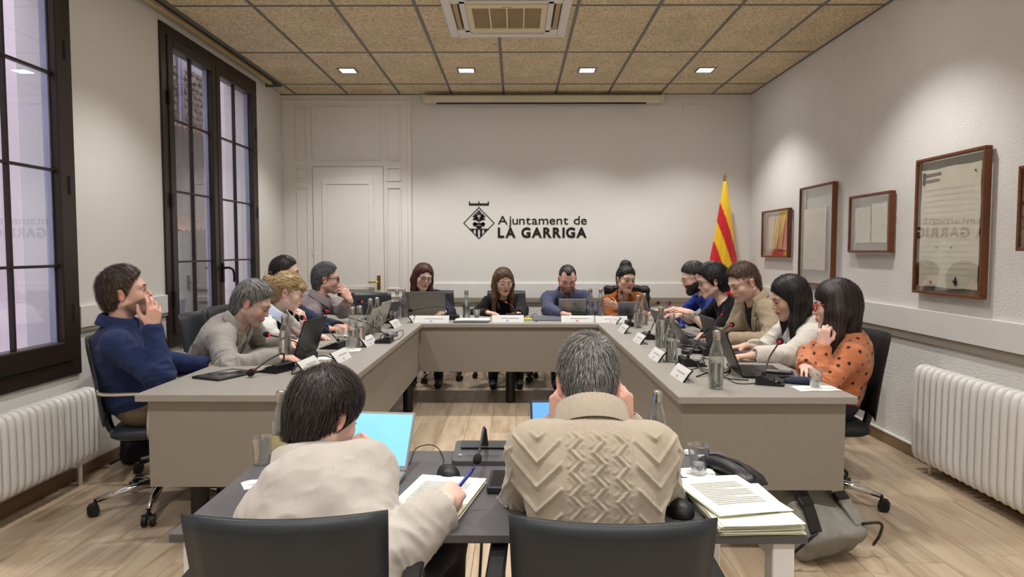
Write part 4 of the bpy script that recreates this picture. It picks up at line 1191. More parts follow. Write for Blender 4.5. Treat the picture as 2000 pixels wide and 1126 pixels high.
def make_chair(leather=True, top=.955, w0=.47, w1=.43, arms='chrome', base_rot=0., seat_z=.475, lip=0., metal=None, curve=.045):
    t = empty('office_chair'); up = m_leather if leather else m_mesh
    metal = metal or m_chrome
    arc_pad(w0, w1, seat_z+.03, top, -.215, .07, curve, .030 if leather else .018, 11, 11, lip).build('backrest', up, t, True)
    # seat cushion
    s = MB()
    def sf(u, v):
        a = 2*math.pi*u; e = .38; c, d = math.cos(a), math.sin(a)
        rr = [0,.9,1,1,.92,0][min(5,int(round(v*5)))]; zz = [.0,.004,.02,.045,.062,.066][min(5,int(round(v*5)))]
        return (.235*rr*np.sign(c)*abs(c)**e, .225*rr*np.sign(d)*abs(d)**e+.01, seat_z-.06+zz-.012*(d > .7)*(v > .5))
    s.grid(sf, 28, 6, True); s.build('seat', up, t, True)
    col = MB().lathe([(.045,0),(.045,.03),(.028,.035),(.028,.24)],16,(0,0,.12)).build('gas_column', m_blackm, t, 'auto')
    MB().box((-.10,-.13,seat_z-.085),(.10,.11,seat_z-.05),.008).build('seat_plate', m_black, t)
    MB().tube(smoothpath([(0,-.10,seat_z-.07),(0,-.22,seat_z-.06),(0,-.262,seat_z+.02),(0,-.275,seat_z+.20)],5),.022,8).build('back_bar', m_blackm, t, True)
    for k in range(5):
        a = base_rot+k*2*math.pi/5; c, d = math.cos(a), math.sin(a)
        lg = MB().tube([(c*.03,d*.03,.125),(c*.16,d*.16,.112),(c*.315,d*.315,.082)], [.026,.021,.014], 8).build('leg', metal, t, True)
        cs = MB()
        px_, py_ = c*.32, d*.32; qx, qy = -d, c
        for sgn in (-1,1):
            pts = [(px_+qx*sgn*.008+c*.012, py_+qy*sgn*.008+d*.012, .031),(px_+qx*sgn*.030+c*.012, py_+qy*sgn*.030+d*.012, .031)]
            cs.tube(pts, .030, 14)
        cs.tube([(px_,py_,.05),(px_,py_,.088)], .009, 8)
        cs.tube([(px_+c*.0,py_+d*.0,.058),(px_+c*.03,py_+d*.03,.052)], .016, 8)
        cs.build('caster', m_black, lg, 'auto')
    if arms:
        am = m_chrome if arms == 'chrome' else m_black
        for sx in (-1,1) if arms == 'black' else ():
            a_ = MB().box((sx*.25-.022,-.20,seat_z+.185),(sx*.25+.022,.12,seat_z+.207),.006).build('armrest', am, t)
            MB().box((sx*.25-.018,-.06,seat_z-.06),(sx*.25+.018,-.02,seat_z+.185),.004).build('arm_support', m_chrome, a_)
        for sx in (-1,1) if arms == 'chrome' else ():
            p = [(sx*.25,-.235,seat_z+.22),(sx*.262,-.20,seat_z+.205),(sx*.268,.0,seat_z+.20),(sx*.268,.17,seat_z+.195),(sx*.262,.21,seat_z+.18),(sx*.255,.20,seat_z+.14)]
            a_ = MB().tube(smoothpath(p,6), .0125 if arms == 'chrome' else .02, 10).build('armrest', am, t, True)
            MB().tube(smoothpath([(sx*.268,.02,seat_z+.19),(sx*.265,.0,seat_z+.06),(sx*.22,-.01,seat_z-.04),(sx*.08,-.01,seat_z-.065)],5), .011, 8).build('arm_support', am, a_, True)
    return t
def seat_chair(proto, x, y, face, label):
    global _used
    if proto not in _used: o = proto; _used.add(proto)
    else: o = dup(proto, (0,0,0))
    o.location = (x,y,0); o.rotation_euler = (0,0,math.radians(face)); tag(o, label, 'chair', 'office chairs around the tables'); return o
_used = set()

# ================================================================== small things on the tables
m_clear = thin_glass('clear_bottle_glass', (.90,.915,.91), .05, 1.2, .02, 2.6)
m_cupm = thin_glass('clear_plastic', (.91,.92,.92), .16, 1.3, .14, 2.6)
m_water = M('water', (.96,.98,.98), .02, trans=1., ior=1.33, var=.0)
m_cap = M('bottle_cap_steel', lin(196,192,186), .25, 1., var=.06, vs=60, stretch=(1,1,.1))
BOT = [(.034,.002),(.0355,.008),(.0355,.135),(.034,.155),(.028,.185),(.019,.212),(.0165,.228),(.0165,.240)]
def make_bottle(level, paper=False, tall=1.):
    t = empty('water_bottle')
    ins = [(r-.0022, z+(.003 if i == 0 else 0)) for i,(r,z) in enumerate(BOT)]
    MB().lathe(BOT+ins[::-1], 28, cap=True).build('bottle_glass', m_clear, t, 'auto')
    MB().lathe([(.0178,.232),(.0185,.236),(.0185,.262),(.0178,.272),(.014,.277),(.006,.279)],24).build('cap', m_cap, t, 'auto')
    if level > .02:
        w = [(r-.003, z) for r,z in BOT if z < level]; 
        import bisect
        zs = [z for _,z in BOT]; k = bisect.bisect(zs, level); (r0,z0),(r1,z1) = BOT[k-1], BOT[k]
        w.append((r0+(r1-r0)*(level-z0)/(z1-z0)-.003, level)); w[0] = (w[0][0], .0055)
        MB().lathe(w, 28).build('water', m_water, t, 'auto')
    if paper: MB().lathe([(.0362,.02),(.0362,.10)],28,cap=False).build('paper_label', M('label_paper', lin(214,200,150), .6), t, True)
    return t
BP = {k: make_bottle(l) for k,l in (('full',.185),('half',.125),('low',.085))}
BPP = make_bottle(.10, True)
_bu = set()
def bottle(p, kind, label, z=TT, proto=None):
    b = proto or BP[kind]
    if b not in _bu: o = b; _bu.add(b)
    else: o = dup(b, (0,0,0))
    o.location = (p[0],p[1],z); o.rotation_euler = (0,0,random.random()*6); return tag(o, label, 'bottle', 'glass water bottles')
def make_cup(fill):
    t = empty('plastic_cup'); P_ = [(.024,0),(.0245,.002),(.0285,.045),(.0335,.085),(.0345,.088),(.0345,.090)]
    MB().lathe(P_+[(r-.001,z+(.0012 if i == 0 else 0)) for i,(r,z) in enumerate(P_)][::-1], 24).build('cup_wall', m_cupm, t, 'auto')
    if fill: MB().lathe([(.0225,.003),(.0265,fill*.9),(.0268,fill)],24).build('water', m_water, t, 'auto')
    return t
CP = {k: make_cup(f) for k,f in (('empty',0),('some',.030),('half',.05))}; _cu = set()
def cup(p, kind, label, z=TT):
    b = CP[kind]
    if b not in _cu: o = b; _cu.add(b)
    else: o = dup(b, (0,0,0))
    o.location = (p[0],p[1],z); return tag(o, label, 'cup', 'clear plastic cups')
def napkin(p, w, d, rz, label, z=TT, fold=True):
    b = MB()
    def fn(u,v): return ((u-.5)*w, (v-.5)*d, .0015+.002*math.sin(u*5+v*3)**2)
    b.grid(fn, 8, 8); b.v += [(x,y,0.0003) for x,y,zz in b.v[:]]
    n = 64; b.f += [tuple(i+n for i in q[::-1]) for q in b.f]
    t = thing('paper_napkin', label, 'napkin', (p[0],p[1],z), math.radians(rz), 'white paper napkins')
    b.build('bottom_layer', m_napkin, t, True)
    MB().grid(lambda u,v: ((u-.5)*w*.97+.003, (v-.5)*d*.5+d*.22, .004+.0025*math.sin(u*6)**2*v), 8, 5).build('folded_flap', m_napkin, t, True)
    return t
m_napkin = M('napkin_tissue', lin(240,240,236), .9, var=.02)
m_foam = M('mic_foam', lin(20,19,20), .95, bump=.8, bs=700, bdist=.002)
m_red = M('mic_ring_red', lin(214,30,60), .4, emit=lin(255,30,60), es=.35)
m_redoff = M('mic_ring_dark_red', lin(120,20,30), .4)
def mic(base, face, head, label, wedge=True, lit=True, big=1.):
    """gooseneck microphone: wedge base turned to `face` (deg), foam head at world point"""
    z0 = TT if base[1] > 2.6 else FT
    t = thing('gooseneck_microphone', label, 'microphone', (base[0],base[1],z0), math.radians(face), 'gooseneck microphones')
    w, d, h = .075, .065, .048
    b = MB().prism([(-d,.0),(d,.0),(d,.008),(.045,.010),(-.045,h),(-d,h-.006)], 0, -w, w)
    # local +y faces the speaker: low front edge at +y
    b.build('base', m_black, t)
    MB().box((-.05,-.008,.0335),(.05,.028,.0345)).xf(Matrix.Translation((0,.012,-.004)) @ Matrix.Rotation(math.radians(-23),4,'X')).build('speaker_grille', m_blackm, t)
    MB().box((.045,.024,.018),(.06,.034,.024),.002).build('talk_button', M('button_grey', lin(150,150,150), .4), t)
    M4 = Matrix.Translation((base[0],base[1],z0)) @ Matrix.Rotation(math.radians(face),4,'Z')
    hl = np.array(M4.inverted() @ Vector(head)); r0 = np.array((.02,-.03,h-.004))
    mid = r0+(hl-r0)*.45; mid[2] = max(r0[2],hl[2])+.035; k1 = r0+np.array((0,0,.05)); 
    ctrl = [r0, k1, mid, hl] if hl[2] < .115 else [r0, r0+(hl-r0)*.3+np.array((0,0,.03)), r0+(hl-r0)*.7+np.array((0,0,.015)), hl]
    path = smoothpath(ctrl, 8); d_ = unit(path[-1]-path[-3])
    MB().tube(path, .0042*big, 8).build('gooseneck', m_blackm, t, True)
    MB().lathe([(.010,0),(.010,.012),(.006,.02)],12,tuple(r0-np.array((0,0,.002)))).build('neck_socket', m_black, t, 'auto')
    e = path[-1]
    MB().tube([e-d_*.006, e+d_*.006], .0085*big, 14).build('ring', m_red if lit else m_redoff, t, 'auto')
    pts = [e+d_*s for s in (.006,.010,.018,.030,.040,.046,.048)]
    MB().tube(pts, [.008*big,.0135*big,.017*big,.0175*big,.014*big,.0075*big,.002], 14).build('foam_head', m_foam, t, True)
    return t
def plate(p, face, w, label, accent=(206,128,126), z=TT, h=.060):
    """name plate: leaning card block; local +y is the printed side"""
    t = thing('name_plate', label, 'name plate', (p[0],p[1],z), math.radians(face), 'desk name plates')
    pr = [(.030,.0),(.016,h*.35),(.0,h*.72),(-.016,h),(-.021,h-.003),(-.006,h*.70),(.009,h*.33),(.022,.0)]
    MB().prism(pr, 0, -w/2, w/2).build('card_holder', M('plate_white', lin(214,214,212), .35, var=.01), t)
    MB().prism([(a-.0062,b) for a,b in pr], 0, -w/2, w/2).build('back_shell', m_black, t)
    MB().box((-w/2,-.035,.0),(w/2,.024,.002)).build('foot_plate', thin_glass('acrylic', (.9,.92,.92), .05, 1.), t)
    for s in (-1,1): MB().prism([(a-.002,b) for a,b in pr], 0, s*w/2-.001, s*w/2+.001).build('end_cap', m_black, t)
    def yat(zz):
        P_ = [(.030,.0),(.016,h*.35),(.0,h*.72),(-.016,h)]
        for (a,b),(c,d) in zip(P_[:-1],P_[1:]):
            if zz <= d: return a+(c-a)*(zz-b)/(d-b)
        return -.016
    def strip(x0,x1,zf,th,mat,nm):
        pts = []
        for zz in (zf-th/2, zf+th/2):
            for x in (x0,x1): pts.append((x, yat(zz)+.0008, zz+.0004))
        MB().add([pts[0],pts[1],pts[3],pts[2]], [(0,1,2,3)]).build(nm, mat, t)
    strip(-w*.34,w*.22,h*.56,.0045,M('print_grey', lin(150,148,146), .7),'lettering')
    strip(-w*.02,w*.06,h*.20,.011,M('emblem_%d'%accent[0], lin(*accent), .6),'emblem')
    return t
m_screen = M('lit_screen', lin(120,190,235), .3, emit=lin(140,203,238), es=.36, var=.03, vs=3)
m_screen2 = M('lit_screen_blue', lin(60,120,210), .3, emit=lin(110,165,225), es=.7, var=.1, vs=6)
m_screenoff = M('dark_screen', lin(18,19,22), .12)
m_keys = M('keyboard_keys', lin(30,30,32), .5)
def laptop(p, face, label, w=.32, d=.22, col=(60,60,62), open_deg=105, screen=None, z=TT, tex=None):
    """local +y = towards the user"""
    mt = M('laptop_shell_%d_%d_%d'%col, lin(*col), .35, .5 if col[0] > 90 else .1, var=.04, vs=20)
    t = thing('laptop_computer', label, 'laptop', (p[0],p[1],z), math.radians(face), 'open laptops')
    base = MB().box((-w/2,0,.002),(w/2,d,.017),.004).build('base', mt, t)
    kb = MB().box((-w*.44,.018,.0172),(w*.44,d*.56,.0185)).build('keyboard', m_keys, base)
    kr = MB()
    for r_ in range(5):
        for c_ in range(13):
            x = -w*.43+c_*w*.86/13; y = .022+r_*(d*.52-.02)/5; kr.box((x,y,.0185),(x+w*.86/13-.003,y+(d*.52-.02)/5-.003,.0200))
    k = kr.build('keys', m_black, base); k['kind'] = 'stuff'
    MB().box((-w*.16,d*.62,.0171),(w*.16,d*.95,.0176)).build('trackpad', M('trackpad_%d'%col[0], tuple(c*.8 for c in lin(*col)), .4), base)
    a = math.radians(open_deg-90)
    lid = empty('lid')
    lid.parent = t; lid.location = (0,.002,.016); lid.rotation_euler = (a,0,0)
    MB().box((-w/2,-.007,0),(w/2,0,d),.003).build('lid_shell', mt, lid)
    MB().box((-w/2+.007,.0002,.016),(w/2-.007,.0012,d-.009)).build('screen', screen or m_screenoff, lid)
    return t
def cable(pts, r, mat, label, name='cable', n=8):
    return tag(MB().tube(smoothpath(pts,n), r, 6).build(name, mat, None, True), label, 'cable')
def mouse(p, face, label, mat=None, z=TT, s=1.):
    t = thing('computer_mouse', label, 'mouse', (p[0],p[1],z), math.radians(face), 'computer mice')
    f = Field((-.045*s,-.065*s,-.004), (.045*s,.065*s,.05*s), .0035)
    f.ell((0,0,.004), (.031*s,.055*s,.033*s), 0.); f.ell((0,-.02*s,.006), (.03*s,.03*s,.032*s), .02); f.cut(lambda X,Y,Z: .001-Z)
    V,Q = f.mesh(); npmesh('shell', V, Q, mat or m_black, t)
    MB().tube([(-.003,.03*s,.028*s),(.003,.03*s,.028*s)], .006*s, 10).build('wheel', m_grid, t, 'auto')
    MB().box((-.0004,.015*s,.020*s),(.0004,.052*s,.0305*s)).build('button_seam', m_blackm, t)
    return t
def sheets(p, w, d, rz, n, label, z=TT, mat=None, jit=.01, name='paper_stack', print_=True, seed=1):
    t = thing(name, label, 'papers', (p[0],p[1],z), math.radians(rz)); r = random.Random(seed)
    for i in range(n):
        dx, dy, a = r.uniform(-jit,jit), r.uniform(-jit,jit), r.uniform(-2,2)*jit*6
        q = MB().grid(lambda u,v: ((u-.5)*w, (v-.5)*d, .0022*math.sin(u*3+i)*u+.0015*v*v), 6, 6).build('sheet', mat or m_paper, t, True, (dx,dy,.0008+i*.0022), (0,0,math.radians(a)))
    if print_:
        for k in range(14):
            ww = w*(.7 if k%5 != 4 else .45)
            MB().grid(lambda u,v: (-w*.36+u*ww, d*.30-k*d*.042+(v-.5)*.0035, .0022*math.sin((u*.7+.14)*3+n-1)*(u*.7+.14)+.0015*(.8-k*.042)**2), 6, 2).build('text_line', MATS['print_grey'], q, False, (0,0,.0009))
    return t
M('print_grey', lin(150,148,146), .7)

# ================================================================== wall things
# framed documents on the stucco wall
def framed(y0, y1, z0, z1, label, doc, w=.019):
    t = thing('picture_frame', label, 'picture', (XR-.03,(y0+y1)/2,(z0+z1)/2), 0, 'framed documents on the stucco wall')
    hy, hz = (y1-y0)/2, (z1-z0)/2; fx = .026
    for (a,b,c,d) in ((-hy,hy,-hz,-hz+w),(-hy,hy,hz-w,hz),(-hy,-hy+w,-hz+w,hz-w),(hy-w,hy,-hz+w,hz-w)):
        MB().box((-fx,a,c),(fx-.008,b,d),.003).build('frame_bar', m_wood, t)
    MB().box((-.018,-hy+w,-hz+w),(-.015,hy-w,hz-w)).build('glass', m_frameglass, t)
    MB().box((.012,-hy+w,-hz+w),(.014,hy-w,hz-w)).build('back_glass', m_frameback, t)
    doc(t, hy-w, hz-w)
    for s in (-.6,.6): MB().tube([(.012,s*hy,hz*.5),(.029,s*hy,hz*.5)],.006,8).build('hanger', m_steel, t, True)
    return t
m_frameglass = thin_glass('frame_glass', (.97,.975,.97), .02, 1.25); m_frameback = thin_glass('frame_back_sheet', (.94,.95,.945), .02, .6)
m_parch = M('parchment', lin(222,214,196), .8, var=.07, vs=7, bump=.4, bs=20, bdist=.003)
m_ink = M('faded_ink', lin(120,112,100), .8, var=.2); m_inkd = M('dark_ink', lin(50,44,40), .7)
def sheet_doc(t, y0, y1, z0, z1, mat, x=.0, wob=.006, nm='document', seed=0):
    def fn(u,v):
        e = (u*(1-u)*v*(1-v))**.0
        return (x+.002*math.sin(u*7+seed)*math.sin(v*5), y0+(y1-y0)*u+wob*math.sin(v*17+seed)*(.4 if .05 < u < .95 else 1)*(u-.5), z0+(z1-z0)*v+wob*math.sin(u*11+seed)*(v-.5))
    b = MB(); b.grid(fn, 14, 14); n = len(b.v); b.v += [(p[0]+.0015,p[1],p[2]) for p in b.v[:]]; b.f += [tuple(i+n for i in q[::-1]) for q in b.f[:]]
    return b.build(nm, mat, t, True)
def ink(t, y0, y1, z, h, mat, x=-.0045):  MB().add([(x,y0,z),(x,y1,z),(x,y1,z+h),(x,y0,z+h)],[(0,1,2,3)]).build('text_line', mat, t)
def doc1(t, hy, hz):
    sheet_doc(t, -hy*.8, hy*.62, -hz*.72, hz*.8, M('faded_pink_paper', lin(226,192,184), .8, var=.06, vs=6))
    for k,(a,b) in enumerate(((.30,.55),(-.12,.10),(-.5,-.3))):
        MB().add([(-.005,hy*a,-hz*.7),(-.005,hy*b,-hz*.7),(-.005,hy*(b-.25),hz*.78),(-.005,hy*(a-.25),hz*.78)],[(0,1,2,3)]).build('yellow_band', M('faded_yellow', lin(228,206,140), .8), t)
    MB().box((-.006,-hy*.95,-hz*.98),(-.003,hy*.95,-hz*.82)).build('lower_band', M('faded_red', lin(190,100,84), .8), t)
def doc2(t, hy, hz):
    d = sheet_doc(t, -hy*.52, hy*.88, -hz*.72, hz*.58, m_parch)
    for k in range(12): ink(d, -hy*.4, hy*.78, hz*(.42-k*.085), .004, M('faint_ink', lin(208,201,184), .8))
def doc3(t, hy, hz):
    for k,(a,b) in enumerate(((-.80,-.04),(.02,.82))):
        d = sheet_doc(t, hy*a, hy*b, -hz*.72, hz*(.70 if k == 0 else .62), M('pale_sheet', lin(226,222,208), .8, var=.03), seed=k)
        for j in range(10): ink(d, hy*a+.03, hy*b-.04, hz*(.5-j*.11), .003, MATS['faint_ink'])
def doc4(t, hy, hz):
    d = sheet_doc(t, -hy*.86, hy*.95, -hz*.93, hz*.86, m_parch, seed=3)
    ink(d, hy*.30, hy*.86, hz*.76, .018, m_ink); ink(d, hy*.34, hy*.86, hz*.67, .016, m_ink)
    ink(d, hy*.80, hy*.90, hz*.73, .04, m_inkd); ink(d, hy*.82, hy*.90, hz*.64, .035, m_inkd)
    for k in range(16): ink(d, -hy*(.75-.1*((k*7)%5)/5), hy*(.85-.12*((k*3)%4)/4), hz*(.55-k*.085), .003, MATS['faint_ink'])
    for (a,b) in ((.35,-.345),(-.12,-.345),(-.25,-.86),(.5,-.87),(-.74,.73)): ink(d, hy*a, hy*a+.016, hz*b, .010, m_inkd)
    MB().prism([(-.02,-.01),(0,.03),(.012,.0),(.03,.004),(.01,-.02),(.0,-.03)], 0, -.006, -.0045).build('ink_blot', m_inkd, d, loc=(0,-hy*.25,-hz*.82))
framed(6.79,7.52,1.338,1.832,'small brown frame with a faded pink and yellow print by the flag',doc1)
framed(5.84,6.53,1.10,1.995,'tall brown frame with one pale sheet hanging behind the seated heads',doc2)
framed(4.95,5.56,1.395,1.842,'brown frame holding two pale pages side by side',doc3)
framed(3.96,4.645,1.13,2.012,'largest brown frame holding a stained parchment with faded heading',doc4)
framed(3.05,3.697,1.41,1.86,'brown frame cut off by the right edge of the view',doc2)

# radiators
def radiator(x, sx, y1, n, pitch, z0, z1, label, depth=.11):
    t = thing('cast_iron_radiator', label, 'radiator', (x, y1-n*pitch/2, 0))
    mt = M('radiator_white', lin(232,230,226), .35, var=.012)
    r = pitch*.40; d = depth/2; b = MB()
    loop = []
    for k in range(25):
        a = 2*math.pi*k/24; loop.append((d*np.sign(math.cos(a))*abs(math.cos(a))**.5*.8, 0, (z0+z1)/2+((z1-z0)/2-r)*np.sign(math.sin(a))*abs(math.sin(a))**.28))
    b.tube(loop, r, 8, False); b.tube([(0,0,z0+r),(0,0,z1-r)], r*.9, 8)
    me = b.mesh('section', mt, True)
    for i in range(n): put('section', me, t, (0,(i+.5)*pitch-n*pitch/2,0))
    MB().tube([(0,-n*pitch/2,z1-.07),(0,n*pitch/2,z1-.07)],.018,10).build('header_pipe', mt, t, True)
    MB().tube([(0,-n*pitch/2,z0+.06),(0,n*pitch/2,z0+.06)],.018,10).build('footer_pipe', mt, t, True)
    MB().tube([(0,n*pitch/2-.12,.0),(0,n*pitch/2-.12,z0+.03)],.012,8).build('foot', mt, t, True)
    MB().tube([(0,-n*pitch/2+.12,.0),(0,-n*pitch/2+.12,z0+.03)],.012,8).build('foot', mt, t, True)
    return t
radiator(XL+.105,1,4.165,35,.0535,.145,.582,'white column radiator below the near brown window')
radiator(XR-.105,-1,4.415,32,.0615,.062,.685,'white column radiator on the stucco wall side')
MB().tube([(0,0,0)]*2,.001,3)

# flag in the corner
fl = thing('flag_on_pole', 'yellow and red striped flag hanging from a pole in the corner', 'flag', (2.335,7.75,0))
MB().tube([(0,0,.03),(.0,0,2.20)],.013,10).build('pole', M('pole_wood', lin(120,80,40), .4), fl, True)
MB().lathe([(.011,0),(.02,.012),(.012,.03),(.018,.045),(.010,.065),(.002,.085)],12,(0,0,2.18)).build('finial', m_brass, fl, True)
MB().lathe([(.16,0),(.16,.015),(.05,.03),(.02,.06)],20).build('stand', m_blackm, fl, 'auto')
V = []; C = []; nu, nv = 90, 140
yel, red_ = np.array(lin(244,196,28)), np.array(lin(206,22,34))
for j in range(nv):
    t_ = j/(nv-1)*1.45
    xl, xr = -.012-.157*t_-.0*t_, .022+.142*t_
    for i in range(nu):
        s = i/(nu-1); a = s*2*math.pi                 # closed drape around the pole: front half faces the room
        cx, hw2 = (xl+xr)/2, (xr-xl)/2
        fold = 1+.05*math.sin(a*5+t_*2.5)*min(1,t_*2)+.03*math.sin(a*11-t_*4)*min(1,t_*2)
        x = cx+hw2*math.cos(a)*fold; y = -(.014+.055*t_)*math.sin(a)*fold*1.1
        V.append((x,y,2.185-t_)); y0 = t_-(x-xl)/.5*(1.)
        k = (y0-.241) % .4235
        band = y0 > .241 and k < .211
        C.append(red_ if band else yel)
Qd = np.array([(j*nu+i, j*nu+(i+1)%nu, (j+1)*nu+(i+1)%nu, (j+1)*nu+i) for j in range(nv-1) for i in range(nu)])
fo = npmesh('flag_cloth', np.array(V), Qd, M('flag_fabric', (1,1,1), .7, var=.05, vs=30, attr='Col', sheen=.3), fl, None, np.array(C))

# lettering on the end wall
m_sign = M('sign_black', lin(18,18,18), .45)
sg = thing('wall_lettering', 'black emblem and raised letters reading Ajuntament de LA GARRIGA', 'sign', (0,YB,0))
def glyph(ch, bold):
    cu = bpy.data.curves.new('glyph','FONT'); cu.body = ch; cu.size = 1.; cu.extrude = .03; cu.offset = bold; cu.resolution_u = 4
    ob = bpy.data.objects.new('glyph', cu); COL.objects.link(ob)
    dg = bpy.context.evaluated_depsgraph_get(); me = bpy.data.meshes.new_from_object(ob.evaluated_get(dg))
    bpy.data.objects.remove(ob); bpy.data.curves.remove(cu)
    co = np.zeros(len(me.vertices)*3, np.float32); me.vertices.foreach_get('co', co); return me, co.reshape(-1,3)
def line(text, x0, x1, z0, cap, bold, track, space):
    G = [(c, *glyph(c, bold)) if c != ' ' else (c, None, None) for c in text]
    Hc = [g for g in G if g[0] in 'AL'][0][2][:,1].max(); k = cap/Hc
    adv = 0; pos = []
    for c,me,co in G:
        if me is None: adv += space; continue
        pos.append(adv-co[:,0].min()); adv += co[:,0].max()-co[:,0].min()+track
    adv -= track; kx = (x1-x0)/adv; i = 0
    for c,me,co in G:
        if me is None: continue
        q = np.stack([co[:,0]*kx, -co[:,2]*.12, co[:,1]*k],1)
        q[:,1] -= .004
        me.vertices.foreach_set('co', q.astype(np.float32).ravel()); me.materials.clear(); me.materials.append(m_sign); me.update()
        put('letter', me, sg, (x0+pos[i]*kx,0,z0)); i += 1
line('Ajuntament de', -.214, .828, 1.717, .098, .0, .085, .30)
line('LA GARRIGA', -.214, .826, 1.566, .114, .035, .10, .34)
def poly(pts, name, parent, d=.007): return MB().prism(pts, 1, -d-.001, -.001).build(name, m_sign, parent)
cx, cz, ax_, az_ = -.4355, 1.7335, .183, .187
b = MB(); w = .008
co_ = [(cx,cz+az_),(cx+ax_,cz),(cx,cz-az_),(cx-ax_,cz)]; ci_ = [(cx+(x-cx)*(1-.055),cz+(z-cz)*(1-.055)) for x,z in co_]
for k in range(4):
    q = [co_[k], co_[(k+1)%4], ci_[(k+1)%4], ci_[k]]; b.prism(q, 1, -.008, -.001)
b.build('diamond_outline', m_sign, sg)
zl = cz-.068
poly([(cx-.116,zl),(cx+.116,zl),(cx+.116,zl-.007),(cx-.116,zl-.007)],'crossbar',sg)
for x0_,x1_ in ((-.088,-.062),(-.038,-.012),(.012,.038),(.062,.088)):
    zb = lambda x: cz-az_*(1-abs(x)/ax_)+.008
    poly([(cx+x0_,zl),(cx+x1_,zl),(cx+x1_,zb(x1_)),(cx+x0_,zb(x0_))],'stripe',sg)
poly([(cx-.117,1.938),(cx+.117,1.938),(cx+.117,1.960),(cx-.117,1.960)],'crown_bar',sg)
for x_ in (-.117,-.007,.103): poly([(cx+x_,1.960),(cx+x_+.014,1.960),(cx+x_+.014,1.983),(cx+x_,1.983)],'crown_tooth',sg)
def leaf(x,z,a,l,w): 
    c,s = math.cos(a), math.sin(a); pts = []
    for k in range(10):
        t = 2*math.pi*k/10; p,q = l/2*math.cos(t)+l/2, w*math.sin(t); pts.append((cx+x+p*c-q*s, cz+z+p*s+q*c))
    poly(pts,'leaf',sg,.006)
poly([(cx-.003,cz-.06),(cx+.003,cz-.06),(cx+.003,cz+.14),(cx-.003,cz+.14)],'stem',sg)
for s in (-1,1):
    D_ = lambda a: math.radians(a) if s > 0 else math.pi-math.radians(a)
    for (x,z,a,l,w_) in ((0,.105,25,.038,.008),(0,.118,65,.036,.007),(.006,.05,35,.055,.012),(.03,.075,5,.045,.011),(.03,.075,60,.040,.010),(.028,.07,100,.034,.009),(.02,.055,-15,.055,.012),
                         (.004,.02,45,.06,.013),(.002,-.005,-25,.06,.013),(.03,.0,-50,.05,.012),(.04,-.005,-15,.036,.011),(.03,-.01,30,.034,.010),(.003,-.04,-5,.034,.008),(.002,-.04,-40,.034,.007),(.001,-.045,-75,.03,.006)):
        leaf(s*x,z,D_(a),l,w_)

# ================================================================== things on the window-side wing
Lf, Rf = 90, -90          # turn of a thing towards its user: window side sits at -x, stucco side at +x
# tablet of the man in the navy shirt
def slab(p, w, d, h, rz, name, label, cat, mat, top=None, z=TT, tname='screen'):
    t = thing(name, label, cat, (p[0],p[1],z), math.radians(rz)); MB().box((-w/2,-d/2,.0005),(w/2,d/2,h),min(.004,h*.4)).build('body', mat, t)
    if top: MB().box((-w/2+.008,-d/2+.008,h),(w/2-.008,d/2-.008,h+.0008)).build(tname, top, t)
    return t
t = slab(on(441,733), .19, .27, .012, -24, 'tablet_computer', 'black tablet in a folio lying near the end of the window-side wing', 'tablet', m_black, m_screenoff)
tag(MB().tube([on(425,727,TT+.0195)+np.array((0,0,0)), on(472,723,TT+.0195)],.004,8).build('stylus_pen', m_steel, None, True), 'silver pen lying on the black tablet', 'pen')
mic(on(540,724), Lf-22, at(497,722,3.52), 'microphone with its foam head bent down over the black tablet', lit=False, big=1.1)
bottle(on(557,707), 'full', 'full water bottle in front of the man in the grey blazer')
cup(on(540,708), 'empty', 'plastic cup beside the bottle of the man in the grey blazer')
laptop(on(597,693), Lf-8, 'black laptop used by the man in the grey blazer', .33, .23, (30,30,32), 108)
mic(on(590,703), Lf-10, at(527,654,4.15), 'microphone pointing at the chin of the man in the grey blazer', lit=True)
plate(on(603,721), -94, .25, 'name plate partly hidden by the dark-haired woman, window side')
plate(on(665,703), -94, .25, 'name plate standing between the two nearest microphones, window side')
napkin(on(632,700), .11, .10, 20, 'empty white napkin left of the second name plate, window side')
mic(on(650,679), Lf-6, at(595,622,4.75), 'microphone reaching past the black laptop to the blonde woman')
bottle(on(689,680), 'half', 'half full bottle behind an empty cup on the window-side wing')
bottle(on(703,676), 'half', 'bottle half hidden behind another bottle on the window-side wing')
cup(on(686,684), 'empty', 'plastic cup on a white napkin before two bottles')
napkin(on(683,684), .14, .12, 8, 'white napkin under the cup before two bottles', TT)
cup(on(664,664), 'empty', 'plastic cup right of the blonde woman near her microphone base')
plate(on(719,673), -94, .25, 'name plate beside the silver mouse')
laptop(on(716,654), Lf, 'thin silver laptop of the blonde woman', .30, .21, (176,172,164), 112)
mic(on(748,668), Lf, at(638,607,5.35), 'microphone rising before the man in the grey patterned shirt, right of his cuff')
mouse(on(764,657), -60, 'silver and black mouse lying by the inner table edge', M('mouse_silver', lin(120,120,122), .3, .4))
cable([on(764,652,TT+.005), on(735,648,TT+.004), on(700,655,TT+.004), on(668,660,TT+.004)], .0022, m_black, 'thin black mouse lead crossing the window-side wing')
cable([on(764,652,TT+.004), on(785,644,TT+.004), on(786,655,TT+.004), on(770,664,TT+.004), on(742,662,TT+.004), on(752,650,TT+.006), on(770,647,TT+.004)], .0022, m_black, 'loop of black lead around the silver mouse')
bottle(on(724,652), 'half', 'bottle in front of the cream laptop of the man in glasses')
bottle(on(737,648), 'low', 'bottle just behind the cream laptop edge, right of its twin')
laptop(on(742,636), Lf-5, 'cream-coloured laptop of the man with black glasses', .30, .21, (196,192,178), 108)
mic(on(715,645), Lf, at(666,577,5.9), 'microphone held high before the hand of the man in black glasses', lit=False)
